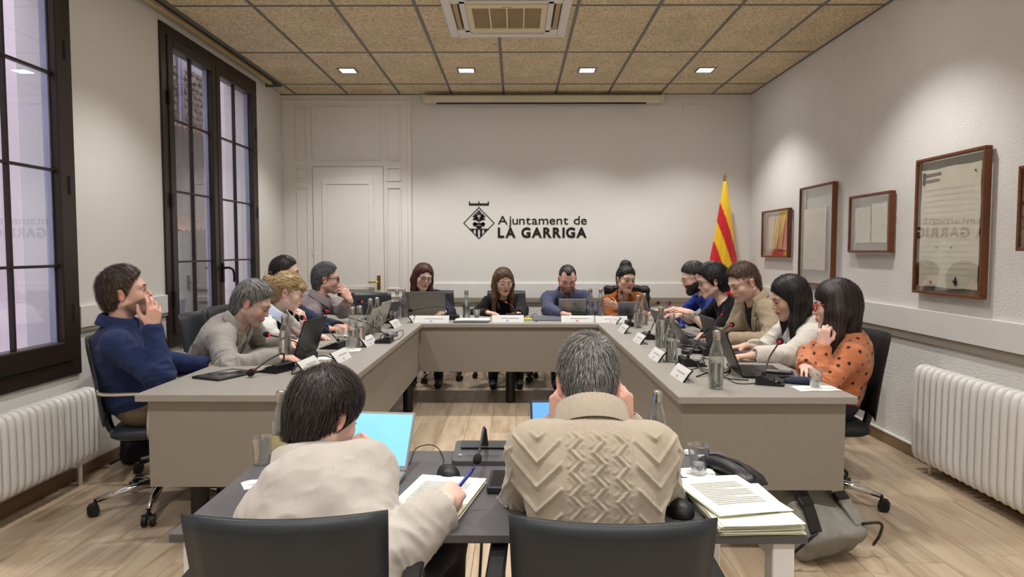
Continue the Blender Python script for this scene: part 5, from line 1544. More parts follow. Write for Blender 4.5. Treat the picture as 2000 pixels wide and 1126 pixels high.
mic(on(760,630), Lf, at(707,589,6.3), 'microphone left of the empty chair with red ring')
laptop(on(752,624), 60, 'small laptop with a pinkish screen before the empty chair', .26, .18, (70,72,76), 120, M('pink_screen', lin(220,150,130), .3, emit=lin(226,160,140), es=.45, var=.2, vs=20))
plate(on(771,638), -94, .25, 'name plate near the inner corner on the window side')
plate(on(806,629), -100, .12, 'tiny name plate turned sideways at the inner corner')
cup(on(767,626), 'empty', 'plastic cup beside two bottles at the corner of the head table')
napkin(on(764,626), .13, .12, 0, 'white napkin under the cup at the head table corner')
# coil of black leads by the nearest bases
cable([on(578,716,TT+.004), on(597,705,TT+.02), on(590,722,TT+.004), on(570,730,TT+.004), on(580,712,TT+.02), on(605,706,TT+.004), on(612,716,TT+.004), on(590,735,TT+.004)], .0035, m_black, 'coil of black cable beside the nearest microphone base')
cable([on(610,700,TT+.004), on(630,694,TT+.012), on(650,700,TT+.004), on(640,711,TT+.004), on(612,716,TT+.004)], .003, m_black, 'black cable loop behind the nearest name plate')

# ================================================================== things on the head table
bottle(on(776,621), 'half', 'bottle left of the big grey laptop, the nearer of two')
bottle(on(789,619), 'half', 'bottle touching the left edge of the big grey laptop')
laptop(on(831,617), 0, 'large grey laptop hiding the auburn-haired woman from the chest down', .40, .235, (128,126,122), 100)
mic(on(882,623), 0, at(807,605,6.5), 'microphone with a long neck bent across the big grey laptop', lit=False)
plate(on(844,629), 180, .31, 'long name plate with a blue emblem before the big grey laptop', (120,170,200), h=.06)
bottle(on(911,623), 'full', 'single bottle standing left of the woman in black', )
cup(on(931,622), 'some', 'plastic cup between the single bottle and the woman in black')
sheets(on(924,626), .30, .20, 3, 3, 'white papers under the single bottle on the head table', jit=.02, print_=False, z=TT+.010)
t = slab(on(920,628), .32, .22, .009, 2, 'document_folder', 'dark folder under white papers on the head table', 'folder', M('folder_dark', lin(60,66,70), .5), M('folder_inner', lin(70,76,80), .5), tname='cover')
cup(on(1290,628), 'half', 'plastic cup close to the rust-jacketed woman at the far corner')
plate(on(992,628), 180, .29, 'long name plate with a blue emblem before the woman in black', (120,170,200), h=.06)
mic(on(1003,620), 0, at(989,590,6.75), 'microphone with a bright red ring before the woman in black')
hl = thing('highlighter_pen', 'short yellow highlighter beside the name plate of the woman in black', 'pen', on(1029,625), 0)
MB().tube([(-.04,0,.010),(.02,0,.010)],.009,10).build('barrel', M('highlighter_yellow', lin(236,226,40), .4), hl, 'auto'); MB().tube([(.02,0,.010),(.045,0,.010)],.0095,10).build('pen_cap', MATS['highlighter_yellow'], hl, 'auto')
cable([on(1035,620,TT+.004), on(1045,612,TT+.012), on(1052,622,TT+.004), on(1046,629,TT+.004)], .003, m_black, 'short black cable beside the yellow highlighter')
t = slab(on(1068,622), .28, .40, .010, 0, 'document_folder', 'blue-grey folder lying closed before the man in the blue shirt', 'folder', M('folder_blue_grey', lin(84,88,98), .55), M('folder_cover', lin(90,94,104), .5), tname='cover')
tb = thing('tablet_computer', 'grey tablet propped on its stand before the man in the blue shirt', 'tablet', on(1117,617), math.radians(0))
MB().box((-.135,-.004,.005),(.135,.004,.185),.003).xf(Matrix.Rotation(math.radians(18),4,'X')).build('back_shell', M('tablet_grey', lin(150,148,146), .4, .3), tb)
MB().box((-.13,.0,.06),(.13,.10,.064),.001).xf(Matrix.Translation((0,-.09,.0)) @ Matrix.Rotation(math.radians(-30),4,'X')).build('kickstand', M('tablet_stand', lin(110,108,106), .5), tb)
MB().box((-.135,.004,.002),(.135,.16,.008),.002).build('keyboard_cover', m_black, tb)
cable([on(1098,617,TT+.004), at(1103,603,6.66), at(1112,612,6.66), at(1120,606,6.66), on(1125,619,TT+.004)], .0022, m_black, 'thin black cable drooping over the back of the grey tablet')
plate(on(1128,628), 180, .30, 'long name plate with a red emblem before the grey tablet', (210,110,120), h=.056)
plate(on(1194,629), 180, .29, 'long blank-looking name plate at the right end of the head table', (206,200,196), h=.056)
bottle(on(1153,617), 'half', 'bottle immediately right of the grey tablet')
bottle(on(1173,617), 'half', 'bottle between the grey tablet and the woman in rust')
mic(on(1130,619), 0, at(1107,582,6.85), 'microphone before the chest of the man in the blue shirt', lit=False)
mic(on(1222,622), 0, at(1215,573,6.82), 'upright microphone before the woman in rust', lit=False)
laptop(on(1226,621), -2, 'small mauve-grey laptop before the woman in rust', .20, .16, (128,124,132), 112)

# ================================================================== things on the stucco-side wing
plate(on(1203,631), 100, .15, 'tiny name plate at the inner corner on the stucco side')
plate(on(1219,648), 92, .24, 'name plate before the farthest pair of bottles, stucco side')
plate(on(1250,668), 92, .24, 'name plate beside the dark box base, third from the near end')
plate(on(1284,701), 92, .24, 'name plate before the two tall bottles, second from the near end')
plate(on(1331,738), 92, .24, 'nearest name plate on the stucco-side wing')
bottle(on(1246,640), 'half', 'front bottle of the farthest pair on the stucco side')
bottle(on(1258,634), 'low', 'rear bottle of the farthest pair on the stucco side')
bottle(on(1290,678), 'full', 'bottle nearly full, left of its taller-looking neighbour')
bottle(on(1311,706), 'half', 'bottle half full beside the second nearest name plate')
bottle(on(1398,758), 'half', 'nearest bottle on the stucco-side wing, steel cap')
mic(on(1237,636), Rf, at(1283,592,6.35), 'microphone behind the farthest bottles on the stucco side', lit=False)
mic(on(1275,661), Rf, at(1306,593,6.05), 'microphone with bright ring near the bearded man')
mic(on(1333,659), Rf, at(1338,603,5.65), 'dark microphone crossing the bare forearms')
mic(on(1352,712), Rf, at(1410,614,5.1), 'microphone before the man in the beige blazer, ring near his lapel')
mic(on(1390,692), Rf-4, at(1427,635,4.6), 'microphone with a thick black foam head left of the white cardigan')
mic(on(1505,748), Rf-24, at(1522,668,3.72), 'nearest microphone on the stucco side, beside the cup of water', big=1.1)
laptop(on(1300,655), Rf+6, 'dark laptop of the bearded man at the far end', .29, .20, (70,70,72), 115)
laptop(on(1340,673), Rf+4, 'grey laptop of the woman in the black blouse', .31, .21, (92,90,88), 128)
laptop(on(1397,685), Rf+2, 'dark grey laptop held open by the man in the beige blazer', .31, .22, (78,76,72), 106)
laptop(on(1437,727), Rf-6, 'black laptop of the woman in the white cardigan', .34, .235, (26,26,28), 112)
mouse(on(1328,640), 20, 'blue mouse near the bare forearms', M('mouse_blue', lin(26,44,96), .25))
slab(on(1302,651), .02, .09, .016, 40, 'marker_pen', 'red marker on the grey laptop', 'pen', M('marker_red', lin(190,30,44), .4), None, TT+.02)
hp = thing('headphones', 'folded black headset lying behind the nearest bottle', 'headphones', on(1352,690), .4)
for s in (-1,1): MB().lathe([(.030,0),(.036,.006),(.036,.022),(.026,.030)],18,(s*.04,0,0)).build('ear_cup', m_black, hp, 'auto')
MB().tube(smoothpath([(-.05,.0,.03),(-.045,.06,.035),(0,.085,.036),(.045,.06,.035),(.05,.0,.03)],6),.008,8).build('headband', m_black, hp, True)
cable([on(1335,700,TT+.003), on(1320,712,TT+.02), on(1345,722,TT+.003), on(1375,712,TT+.003), on(1372,698,TT+.015), on(1392,706,TT+.003), on(1385,722,TT+.003), on(1420,738,TT+.003), on(1462,742,TT+.003)], .0035, m_black, 'tangle of black cables behind the nearest bottle')
cable([on(1372,724,TT+.003), on(1362,708,TT+.02), on(1380,700,TT+.02), on(1398,712,TT+.003), on(1388,730,TT+.003), on(1365,716,TT+.02), on(1410,734,TT+.003), on(1440,748,TT+.003), on(1480,748,TT+.003)], .003, M('cable_grey', lin(70,70,72), .4), 'grey cable running from the tangle to the nearest microphone')
cable([on(1360,735,TT+.003), on(1380,728,TT+.015), on(1400,722,TT+.003), on(1412,728,TT+.02), on(1425,722,TT+.003), on(1420,710,TT+.003)], .0045, m_black, 'thick black cable between the nearest bottle and the black laptop')
slab(on(1507,733), .15, .22, .016, 70, 'notebook', 'dark notebook beside the nearest microphone on the stucco side', 'notebook', M('notebook_dark', lin(60,56,60), .5), M('notebook_cover', lin(70,66,70), .5), tname='cover')
slab(on(1520,726,TT+.02), .075, .14, .008, 66, 'mobile_phone', 'dark phone lying on the dark notebook', 'phone', m_black, M('phone_screen_grey', lin(96,98,112), .15), TT+.0185)
gc = thing('glasses_case', 'soft navy spectacle case beside the cup of water', 'glasses case', on(1566,749), math.radians(75))
f_ = Field((-.05,-.11,-.01),(.05,.11,.06),.005); f_.ell((0,0,.012),(.034,.085,.024),0.); f_.cut(lambda X,Y,Z: .001-Z); V,Q = f_.mesh(); npmesh('soft_shell', V, Q, cloth('case_navy',(44,52,70)), gc)
MB().tube([(-.03,-.05,.024),(.0,-.07,.026),(.02,-.06,.026)],.002,6).build('zip', M('zip_red', lin(150,30,50), .5), gc, True)
napkin(on(1593,759), .20, .11, 4, 'white napkin under the cup of water at the right end')
cup(on(1592,757), 'half', 'cup of water on a napkin at the right end of the stucco-side wing', TT+.004)

# ================================================================== things on the foreground table
bottle(on(551,893,FT), 'x', 'bottle with a paper label left of the dark-haired woman', FT, BPP).scale = (.86,.86,.82)
bottle(on(1283,893,FT), 'half', 'bottle right of the man in the cable-knit sweater', FT).scale = (.86,.86,.82)
laptop(on(712,930,FT)+np.array((-.03,.02,0)), 180-6, 'silver laptop with a lit pale blue screen before the dark-haired woman', .32, .195, (150,150,150), 127, m_screen, FT)
laptop(on(1150,905,FT)+np.array((-.02,.04,0)), 180+2, 'dark laptop with a blue screen hidden by the man in the sweater', .33, .195, (50,50,52), 124, m_screen2, FT)
# conference unit with the bent microphone
cu_ = thing('gooseneck_microphone', 'dark grey conference unit with microphone bent down between the two clerks', 'microphone', (-.112,2.265,FT), 0, 'gooseneck microphones')
m_unit = M('unit_grey', lin(66,68,70), .4, var=.03)
def rr(w,d,r,n=5):
    out = []
    for k,(sx,sy) in enumerate(((1,1),(-1,1),(-1,-1),(1,-1))):
        for i in range(n+1):
            a = math.radians(90*k+90*i/n); out.append((sx*(w-r)+r*math.cos(a), sy*(d-r)+r*math.sin(a)))
    return out
pl = rr(.098,.085,.016)
ub = MB(); n_ = len(pl); V = [(x,y,.001) for x,y in pl]+[(x*.97,y*.97,.014+.022*(y+.085)/.17) for x,y in pl]
ub.add(V, [tuple(range(n_-1,-1,-1)), tuple(range(n_,2*n_))]+[(i,(i+1)%n_,n_+(i+1)%n_,n_+i) for i in range(n_)]); ub.build('base', m_unit, cu_)
MB().box((-.075,.012,.0285),(.085,.068,.0300)).xf(Matrix.Translation((0,0,.0016)) @ Matrix.Rotation(math.radians(7.2),4,'X')).build('speaker_panel', M('unit_grille', lin(52,54,56), .6), cu_)
MB().box((-.05,-.0515,.0215),(.06,-.050,.0225)).build('button_line', m_black, cu_)
MB().box((-.078,-.045,.0195),(-.066,-.025,.0222),.001).build('talk_button', MATS['button_grey'], cu_)
MB().box((.062,.048,.0345),(.082,.052,.0352)).build('maker_mark', M('mark_white', lin(210,210,210), .5), cu_)
path = smoothpath([(.006,.03,.035),(.006,.035,.07),(.004,.02,.098),(.0,-.05,.080),(-.004,-.13,.062),(-.006,-.16,.055)],7)
MB().lathe([(.014,0),(.010,.025),(.006,.06)],12,(.006,.032,.03)).build('neck_socket', m_black, cu_, 'auto')
MB().tube(path,.0042,8).build('gooseneck', m_blackm, cu_, True)
e = path[-1]; d_ = unit(path[-1]-path[-3]); MB().tube([e+d_*s for s in (0,.004,.012,.022,.032,.038,.040)],[.007,.011,.0135,.014,.012,.007,.002],14).build('foam_head', m_foam, cu_, True)
mouse(on(874,930,FT), 20, 'black mouse beside the lit laptop, half hidden by the writing hand', None, FT)
cable([on(874,922,FT+.004), on(860,880,FT+.004), on(840,868,FT+.012), on(812,876,FT+.004), on(800,905,FT+.004)], .0018, m_black, 'thin mouse lead looping beside the lit laptop')
sheets(on(856,972,FT), .20, .285, -12, 7, 'stack of printed sheets under the writing hand', FT, jit=.004, seed=4, mat=M('paper_cream', lin(240,238,218), .7, var=.02))
ph = slab(on(981,947,FT), .078, .155, .022, -3, 'mobile_phone', 'black phone in a dark case with a white lead plugged in', 'phone', M('phone_case', lin(40,44,58), .4), m_screenoff, FT)
cable([on(985,966,FT+.012), on(990,973,FT+.006), on(1004,976,FT+.004), on(1020,974,FT+.004), on(1040,985,FT+.004)], .0028, M('lead_white', lin(226,226,226), .4), 'white charging lead from the phone')
ad_ = thing('cable_adapter', 'small silver plug adapter with a short white lead near the sweater', 'adapter', on(1000,990,FT), math.radians(30))
MB().box((-.022,-.007,.001),(.004,.007,.010),.002).build('plug', m_steel, ad_); MB().box((.004,-.006,.001),(.014,.006,.010),.002).build('plug_cover', m_black, ad_); MB().tube([(.014,0,.006),(.04,.004,.006),(.065,.002,.006)],.003,6).build('lead', MATS['lead_white'], ad_, True)
napkin(on(1363,926,FT), .105, .095, -4, 'white napkin under the half empty cup by the pencil case', FT)
cup(on(1364,926,FT), 'some', 'half empty cup beside the black pencil case', FT+.004)
pc = thing('pencil_case', 'black leather pencil case lying on the right of the foreground table', 'pencil case', on(1425,925,FT), math.radians(22))
pp = []
for i,(y,w,h) in enumerate(((-.125,.040,.004),(-.105,.042,.030),(-.06,.040,.042),(.0,.036,.046),(.06,.033,.042),(.11,.031,.030),(.128,.030,.006))):
    for k in range(12):
        a = math.pi*2*k/12; pp.append((w*math.copysign(abs(math.cos(a))**.6,math.cos(a)), y, max(.001,.5*h+.5*h*math.copysign(abs(math.sin(a))**.8,math.sin(a)))))
b = MB().add(pp, [(i*12+k, i*12+(k+1)%12, (i+1)*12+(k+1)%12, (i+1)*12+k) for i in range(6) for k in range(12)]+[tuple(range(11,-1,-1)), tuple(72+k for k in range(12))])
b.build('pouch', M('pouch_leather', lin(30,29,32), .38, bump=.3, bs=300, bdist=.001), pc, True)
MB().tube([(0,-.12,.026),(0,-.05,.046),(.0,.06,.045),(0,.12,.028)],.0022,6).build('zip', m_blackm, pc, True)
MB().box((-.012,.118,.012),(.012,.150,.020),.002).build('zip_tag', m_napkin, pc)
pn = thing('ballpoint_pen', 'blue and white ballpoint pen lying left of the paper pile', 'pen', on(1342,938,FT), math.radians(-8))
MB().tube([(-.055,0,.006),(.0,0,.006)],.0052,10).build('barrel', M('pen_blue', lin(30,50,150), .3), pn, True); MB().tube([(.0,0,.006),(.06,0,.006),(.07,0,.006)],[.0048,.0045,.001],10).build('lower_barrel', M('pen_white', lin(200,205,220), .3), pn, True); MB().tube([(-.055,0,.006),(-.065,0,.006)],.003,8).build('push_button', m_napkin, pn, True)
mouse(on(1322,1000,FT), 15, 'black mouse at the elbow of the man in the sweater', None, FT, 1.05)
cable([on(1330,975,FT+.004), on(1345,958,FT+.006), on(1360,962,FT+.004), on(1362,980,FT+.004)], .002, m_black, 'mouse lead running under the paper pile')
sheets(on(1445,1000,FT)+np.array((.0,.0,0)), .205, .29, 3, 12, 'thick pile of printed sheets at the right end of the foreground table', FT, jit=.007, seed=9, mat=MATS['paper_cream'])
sheets(on(1425,990,FT)+np.array((.0,.01,0)), .205, .28, 12, 2, 'loose printed sheets lying askew on top of the thick pile', FT+.030, jit=.003, seed=5, mat=M('paper_ivory', lin(238,236,214), .7, var=.02))
ez = thing('cable_end_cap', 'small white plug lying behind the napkin cup', 'plug', on(1345,886,FT), .3)
MB().lathe([(.018,0),(.020,.004),(.016,.012)],16).build('disc', m_napkin, ez, 'auto'); MB().tube(smoothpath([(0,0,.008),(-.03,.015,.012),(-.08,.02,.006)],5),.002,6).build('lead', m_black, ez, True)
napkin(on(505,945,FT), .09, .07, 30, 'crumpled white napkin left of the dark-haired woman', FT)
cup(on(512,905,FT), 'empty', 'cup at the far left corner of the foreground table', FT)
cable([(-.085,1.66,.70),(-.09,1.63,.5),(-.06,1.62,.2),(-.1,1.6,.0035),(-.2,1.55,.0035)], .004, m_black, 'black lead hanging down from the foreground table to the floor')

# ================================================================== bags on the floor
def bag(loc, rz, col, label, s=1., lie=0.):
    t = thing('backpack', label, 'backpack', loc, 0, rot=(lie,0,math.radians(rz))); mt = M('bag_%d'%col[0], lin(*col), .85, var=.12, vs=25, bump=.4, bs=500, bdist=.001)
    def rbox(lo_, hi_, c_, hx, rad, taper=0.):
        f = Field(lo_, hi_, .009); X,Y,Z = f.ax[0][:,None,None]-c_[0], f.ax[1][None,:,None]-c_[1], f.ax[2][None,None,:]-c_[2]
        k_ = 1+taper*np.clip(Z/hx[2],-1,1); qx,qy,qz = np.abs(X)*k_-(hx[0]-rad)+0*Y*Z, np.abs(Y)*k_-(hx[1]-rad)+0*X*Z, np.abs(Z)-(hx[2]-rad)+0*X*Y
        f.f = (np.sqrt(np.maximum(qx,0)**2+np.maximum(qy,0)**2+np.maximum(qz,0)**2)+np.minimum(np.maximum(np.maximum(qx,qy),qz),0)-rad).astype(np.float32); return f
    f = rbox((-.24*s,-.2*s,-.02),(.24*s,.2*s,.50*s),(0,0,.215*s),(.155*s,.085*s,.215*s),.045*s,.10)
    V,Q = f.mesh(); N = vnormals(V,Q); V = V+N*((vnoise(V*14)-.5)*.016+(.5-np.abs(2*vnoise(V*np.array((9,20,22))+4)-1))*.008)[:,None]; npmesh('main_body', V, Q, mt, t)
    p = rbox((-.2*s,-.22*s,-.02),(.2*s,.05*s,.32*s),(0,-.095*s,.135*s),(.125*s,.045*s,.125*s),.032*s,.08)
    V,Q = p.mesh(); V = V+vnormals(V,Q)*((vnoise(V*22+9)-.5)*.012)[:,None]; npmesh('front_pocket', V, Q, mt, t)
    MB().box((-.06*s,.080*s,.30*s),(.06*s,.096*s,.38*s),.006).build('back_pad', mt, t)
    for sx in (-1,1): MB().tube(smoothpath([(sx*.150*s,.02*s,.04*s),(sx*.152*s,.02*s,.25*s),(sx*.12*s,.015*s,.40*s),(0,.01*s,.432*s)],6),.005,6).build('side_zip', m_blackm, t, True)
    MB().tube(smoothpath([(-.125*s,-.085*s,.10*s),(-.12*s,-.09*s,.28*s),(0,-.09*s,.41*s),(.12*s,-.09*s,.28*s),(.125*s,-.085*s,.10*s)],6),.006,6).build('zip', m_blackm, t, True)
    for sx in (-1,1):
        st = MB(); pts = smoothpath([(sx*.06*s,.082*s,.40*s),(sx*.085*s,.105*s,.33*s),(sx*.105*s,.108*s,.18*s),(sx*.13*s,.085*s,.05*s)],6)
        Vs = []; 
        for q in pts: Vs += [tuple(q+np.array((-.03*s,0,0))), tuple(q+np.array((.03*s,0,0))), tuple(q+np.array((.03*s,.012,0))), tuple(q+np.array((-.03*s,.012,0)))]
        m_ = len(pts); st.add(Vs, [(i*4+k, i*4+(k+1)%4, (i+1)*4+(k+1)%4, (i+1)*4+k) for i in range(m_-1) for k in range(4)]); st.build('shoulder_strap', mt if sx < 0 else m_black, t)
        MB().tube(smoothpath([(sx*.13*s,.10*s,.05*s),(sx*.19*s,.14*s,.02*s),(sx*.24*s,.05*s,.008),(sx*.27*s,-.05*s,.008)],5),.007,5).build('strap_tail', m_black, t, True)
        MB().box((sx*.105*s-.034,.10*s,.17*s),(sx*.105*s+.034,.126*s,.215*s),.004).build('strap_buckle', m_black, t)
    MB().tube(smoothpath([(-.05*s,.05*s,.41*s),(-.04*s,.06*s,.46*s),(.04*s,.06*s,.46*s),(.05*s,.05*s,.41*s)],5),.009,8).build('top_handle', m_black, t, True)
    return t
bag((1.44,3.03,.07), 200, (134,132,124), 'grey fabric backpack leaning under the end of the stucco-side wing', .98, math.radians(52))
bag((-2.545,4.52,.0), 20, (26,26,28), 'black backpack on the floor against the window wall', .56)

# ================================================================== chairs
CH = make_chair(True, .955); CHM = make_chair(False, .965, .42, .40, arms=None, base_rot=.5)
CHF = make_chair(True, .872, .40, .425, arms='black', base_rot=.3, lip=.3, metal=m_blackm, curve=.032)
c = seat_chair(CH, -1.98, 3.76, -74, 'black leather chair with chrome arms of the man in the navy shirt')
seat_chair(CH, -2.10, 4.42, -84, 'black leather chair behind the man in the grey blazer')
seat_chair(CH, -2.10, 5.02, -88, 'black leather chair of the blonde woman')
seat_chair(CH, -2.16, 5.60, -90, 'black leather chair of the dark-haired man behind the blonde woman')
seat_chair(CH, -2.06, 6.24, -88, 'black leather chair of the man in black glasses')
seat_chair(CH, -1.568, 7.12, 180, 'empty black leather chair in front of the white door')
seat_chair(CH, -.90, 7.52, 186, 'black leather chair of the auburn-haired woman')
seat_chair(CH, -.12, 7.50, 178, 'black leather chair of the woman in black at the head table')
seat_chair(CH, .55, 7.52, 180, 'black leather chair of the man in the blue shirt')
seat_chair(CH, 1.24, 7.50, 176, 'black leather chair of the woman in rust with a coat over it')
seat_chair(CH, 2.06, 6.36, 90, 'black chair of the bearded man in the blue sweater')
seat_chair(CH, 2.08, 5.78, 90, 'black chair of the woman in the black blouse')
seat_chair(CH, 2.02, 5.12, 90, 'black chair of the man in the beige blazer')
seat_chair(CH, 1.82, 4.46, 90, 'black chair of the woman in the white cardigan')
seat_chair(CHM, 1.715, 3.84, 84, 'thin black fabric chair of the woman in the orange dotted top')
seat_chair(CHF, -.495, 1.68, 3, 'black leather chair back in the left foreground')
seat_chair(CHF, .207, 1.66, -2, 'black leather chair back in the right foreground')
# dark coat hung over a chair back
ct = thing('padded_coat', 'black padded coat hung over the chair right of the woman in rust', 'coat', (1.24,7.76,0))
f = Field((-.30,-.12,.45),(.30,.14,1.05),.011)
for k in range(5): f.cone((-.20,-.0,.58+k*.095),(.22,.0,.58+k*.095),.058,.056,.018,flat=((0,1,0),.85))
f.cone((.20,0,.94),(.235,-.02,.60),.05,.045,.03)
V,Q = f.mesh(); V = V+vnormals(V,Q)*((vnoise(V*24)-.5)*.02)[:,None]; npmesh('quilted_shell', V, Q, M('coat_black', lin(26,27,30), .45, bump=.3, bs=120), ct)
MB().tube(smoothpath([(-.15,-.03,.98),(0,-.045,1.0),(.15,-.03,.98)],5),.02,8).build('coat_collar', MATS['coat_black'], ct, True)

# ================================================================== people
FAIR = (.75,.51,.42); RUDDY = (.72,.45,.365); PALE = (.80,.58,.50); OLIVE = (.67,.45,.345)
UPZ = (0,0,1)
TY = dict(pose='type')
def onT(u,v,dz=.035): return on(u,v,TT+dz)
# ---- window side
nav = cloth('navy_linen',(34,46,84),.85,var=.12,vs=25)
person('man in a navy shirt with short beard, hand over his mouth', (-2.04,3.74,.565), at(243,572,3.66), (-64,-8,0), -70,
  [dict(w=(-1.80,3.98,.74), d=(1,.2,-.1), n=UPZ), dict(w=at(298,640,3.50), d=(.10,.06,1), n=(.72,-.70,.0), pose='mouth', pole=(.5,-.25,-1))],
  RUDDY, size=1.04, girth=1.16, top=dict(mat=nav, pad=.016, wr=1.1, res=.007, placket=1), collar=('shirt',nav), trousers=(112,98,80), belly=.02,
  hair=hair_short((.050,.030,.020), alt=(.16,.11,.07), altp=.12, top=.018, t=.006, length=.040, n=5200, messy=1.3, nape=-.070, lift=.007, width=.0016, seed=4, line=-.012), brow=(.05,.035,.025), eyes=(.3,0), nose=1.2, beard=((.14,.10,.085),.75), headres=.003)
blz = cloth('grey_blazer',(152,148,142),.8,var=.05,vs=60); tee = cloth('oat_tee',(196,186,170))
person('grey-haired man in a light grey blazer bent over a laptop', (-2.04,4.42,.565), at(492,592,4.30), (-80,27,0), -80,
  [dict(w=onT(566,668), d=(1,-.15,-.05), n=UPZ, pose='type'), dict(w=onT(538,697), d=(1,.12,-.05), n=UPZ, pose='type', pole=(-.35,-.7,-.5), sl=1.0)],
  FAIR, size=1.05, girth=1.06, nd_=.118, shrug=.02, top=dict(mat=tee, pad=.008, noarms=True), jacket=dict(mat=blz, pad=.024, wr=1.3, open=(-.30,.075,-.55,.05), res=.007), collar=('lapel',blz),
  hair=hair_short((.33,.32,.31), alt=(.07,.068,.065), altp=.45, top=.022, t=.003, line=-.014, length=.045, n=5200, messy=.7, fwd=.3, seed=6, lift=.006, front=.006, width=.0015), beard=((.20,.16,.14),.35), brow=(.12,.10,.09), eyes=(.0,0), headres=.003, blush=1.2)
wht = cloth('white_cardigan',(226,226,222),.9,bump=.5,bs=300); vst = cloth('black_vest',(22,22,24)); sky = cloth('pale_blue_collar',(190,206,226))
person('blonde woman in a white cardigan, cheek resting on her hand', (-2.00,5.02,.565), at(562,570,4.95), (-76,16,2), -78,
  [dict(w=at(594,632,4.86), d=(-.22,-.02,1), n=(.85,-.3,.2), pose='cheek', pole=(.7,.3,-1), sl=.82), dict(w=onT(612,655), d=(1,.1,-.1), n=UPZ, pose='type', pole=(-.2,-.7,-.6))],
  PALE, True, .97, 1.0, top=dict(mat=vst, pad=.010, noarms=True), jacket=dict(mat=wht, pad=.018, lapel=0, open=(-.46,.10,-.6,.06), wr=1.2), collar=('shirt',sky),
  hair=hair_updo((.46,.31,.15), (.62,.48,.28), (0,-.138,.040), .036, .03, seed=5, wisps=70), glasses=(m_steel,'round',.0011), brow=(.25,.16,.09), eyes=(.25,0), bust=1.0, lips=(.50,.16,.15), neck_mul=.7)
vnv = cloth('navy_gilet',(38,46,70))
person('dark-haired man in a navy gilet mostly hidden behind the blonde woman', (-2.16,5.62,.565), at(556,534,5.60), (-78,3,0), -84,
  [dict(w=onT(668,640), d=(1,.0,-.1), n=UPZ, pose='type'), dict(w=onT(640,641), d=(1,.1,-.1), n=UPZ, pose='type')],
  RUDDY, size=1.03, top=dict(mat=vnv, pad=.016), collar=('mock',vnv), hair=hair_short((.022,.014,.011), top=.016, t=.003, line=-.012, length=.04, n=2400, width=.0017, fwd=.3, seed=8), brow=(.02,.015,.012), eyes=(.4,0))
gsh = M('cloth_grey_print', lin(150,140,144), .85, var=.22, vs=140, bump=.3, bs=700, bdist=.001)
person('grey-haired man in black glasses and grey patterned shirt, knuckles at his lips', (-2.02,6.24,.565), at(636,545,6.15), (-72,2,0), -76,
  [dict(w=at(683,585,6.02), d=(-.52,-.02,.85), n=(.75,-.55,.3), pose='mouth', pole=(.6,.3,-1), sl=.62), dict(w=onT(648,633), d=(1,.05,-.05), n=UPZ, pose='rest', pole=(-.3,-.7,-.5), sl=.8)],
  RUDDY, size=1.03, girth=1.04, top=dict(mat=gsh, pad=.014, wr=1.1, placket=1), collar=('shirt',gsh), hair=hair_short((.16,.165,.175), alt=(.05,.05,.055), altp=.5, top=.024, t=.003, line=-.013, length=.045, n=3400, width=.0017, messy=.8, fwd=.3, seed=9, lift=.006, front=.008),
  glasses=(m_black,'rect',.0026), beard=((.22,.15,.12),.5), brow=(.05,.04,.04), eyes=(.45,0), watch=(0,m_steel))
# ---- head table
dnv = cloth('deep_navy',(36,32,60))
person('auburn-haired woman in glasses and a navy top behind the big grey laptop', (-.955,7.47,.55), at(826,541,7.15), (208,12,-8), 182,
  [dict(w=(-.72,6.84,.80), d=(-.3,-1,0), n=UPZ, pose='type'), dict(w=at(768,614,6.80), d=(-.55,-.8,0), n=(0,0,1), pose='pen')],
  PALE, True, .98, 1.02, top=dict(mat=dnv, pad=.014, v=.10), hair=hair_long((.075,.026,.018), alt=(.13,.05,.03), altp=.3, drop=.20, seed=12, rad=.032, spread=.01), glasses=(m_blackm,'rect',.0012), brow=(.08,.04,.03), eyes=(.25,.003), bust=1.0, inner=None)
tw = cloth('white_undershirt',(222,222,224))
blk = cloth('black_jumper',(16,16,18))
person('woman in black with long brown hair and clear glasses at the head table', (-.125,7.45,.55), at(983,550,7.08), (197,13,3), 183,
  [dict(w=onT(1012,613), d=(-1,-.35,-.05), n=UPZ, pose='rest', pole=(.9,.1,-.5)), dict(w=onT(952,610), d=(.85,-.5,-.05), n=UPZ, pose='rest', pole=(-.9,.1,-.5))],
  OLIVE, True, .98, 1.0, top=dict(mat=blk, pad=.014, neck=.012), collar=('crew',blk), hair=hair_long((.10,.055,.030), alt=(.26,.15,.08), altp=.35, drop=.25, px=.01, seed=14, rad=.030, spread=.015), glasses=(M('clear_frame', lin(216,206,196), .3),'rect',.0015), brow=(.07,.04,.03), eyes=(.6,.003), bust=1.0, lips=(.42,.15,.13))
bsh = cloth('denim_blue_shirt',(74,79,104),.85,var=.1,vs=30)
person('bearded man with receding hair in a blue shirt looking down at a tablet', (.545,7.47,.55), at(1108,544,7.06), (184,28,0), 180,
  [dict(w=at(1131,603,6.84), d=(-.75,-.4,.2), n=(.2,-.5,.8), pose='hold', pole=(.9,.1,-.6)), dict(w=onT(1098,612), d=(.9,-.35,-.05), n=UPZ, pose='rest', pole=(-.9,.1,-.5))],
  RUDDY, size=1.05, girth=1.14, top=dict(mat=bsh, pad=.016, wr=1.1, placket=1), collar=('shirt',bsh), belly=.03,
  hair=with_beard(hair_short((.045,.030,.022), top=.002, t=.004, length=.03, n=1600, recede=.03, line=-.012, seed=15, lift=.003), beard_field((.20,.10,.07), .0, moust=True, n=500)), beard=((.16,.08,.05),.6), brow=(.05,.03,.025), eyes=(.0,0), face_w=1.05, jaw=1.06, neck_r=.064)
rst = cloth('rust_jacket',(150,84,36),.8,var=.06); crm = cloth('nude_top',(186,142,116))
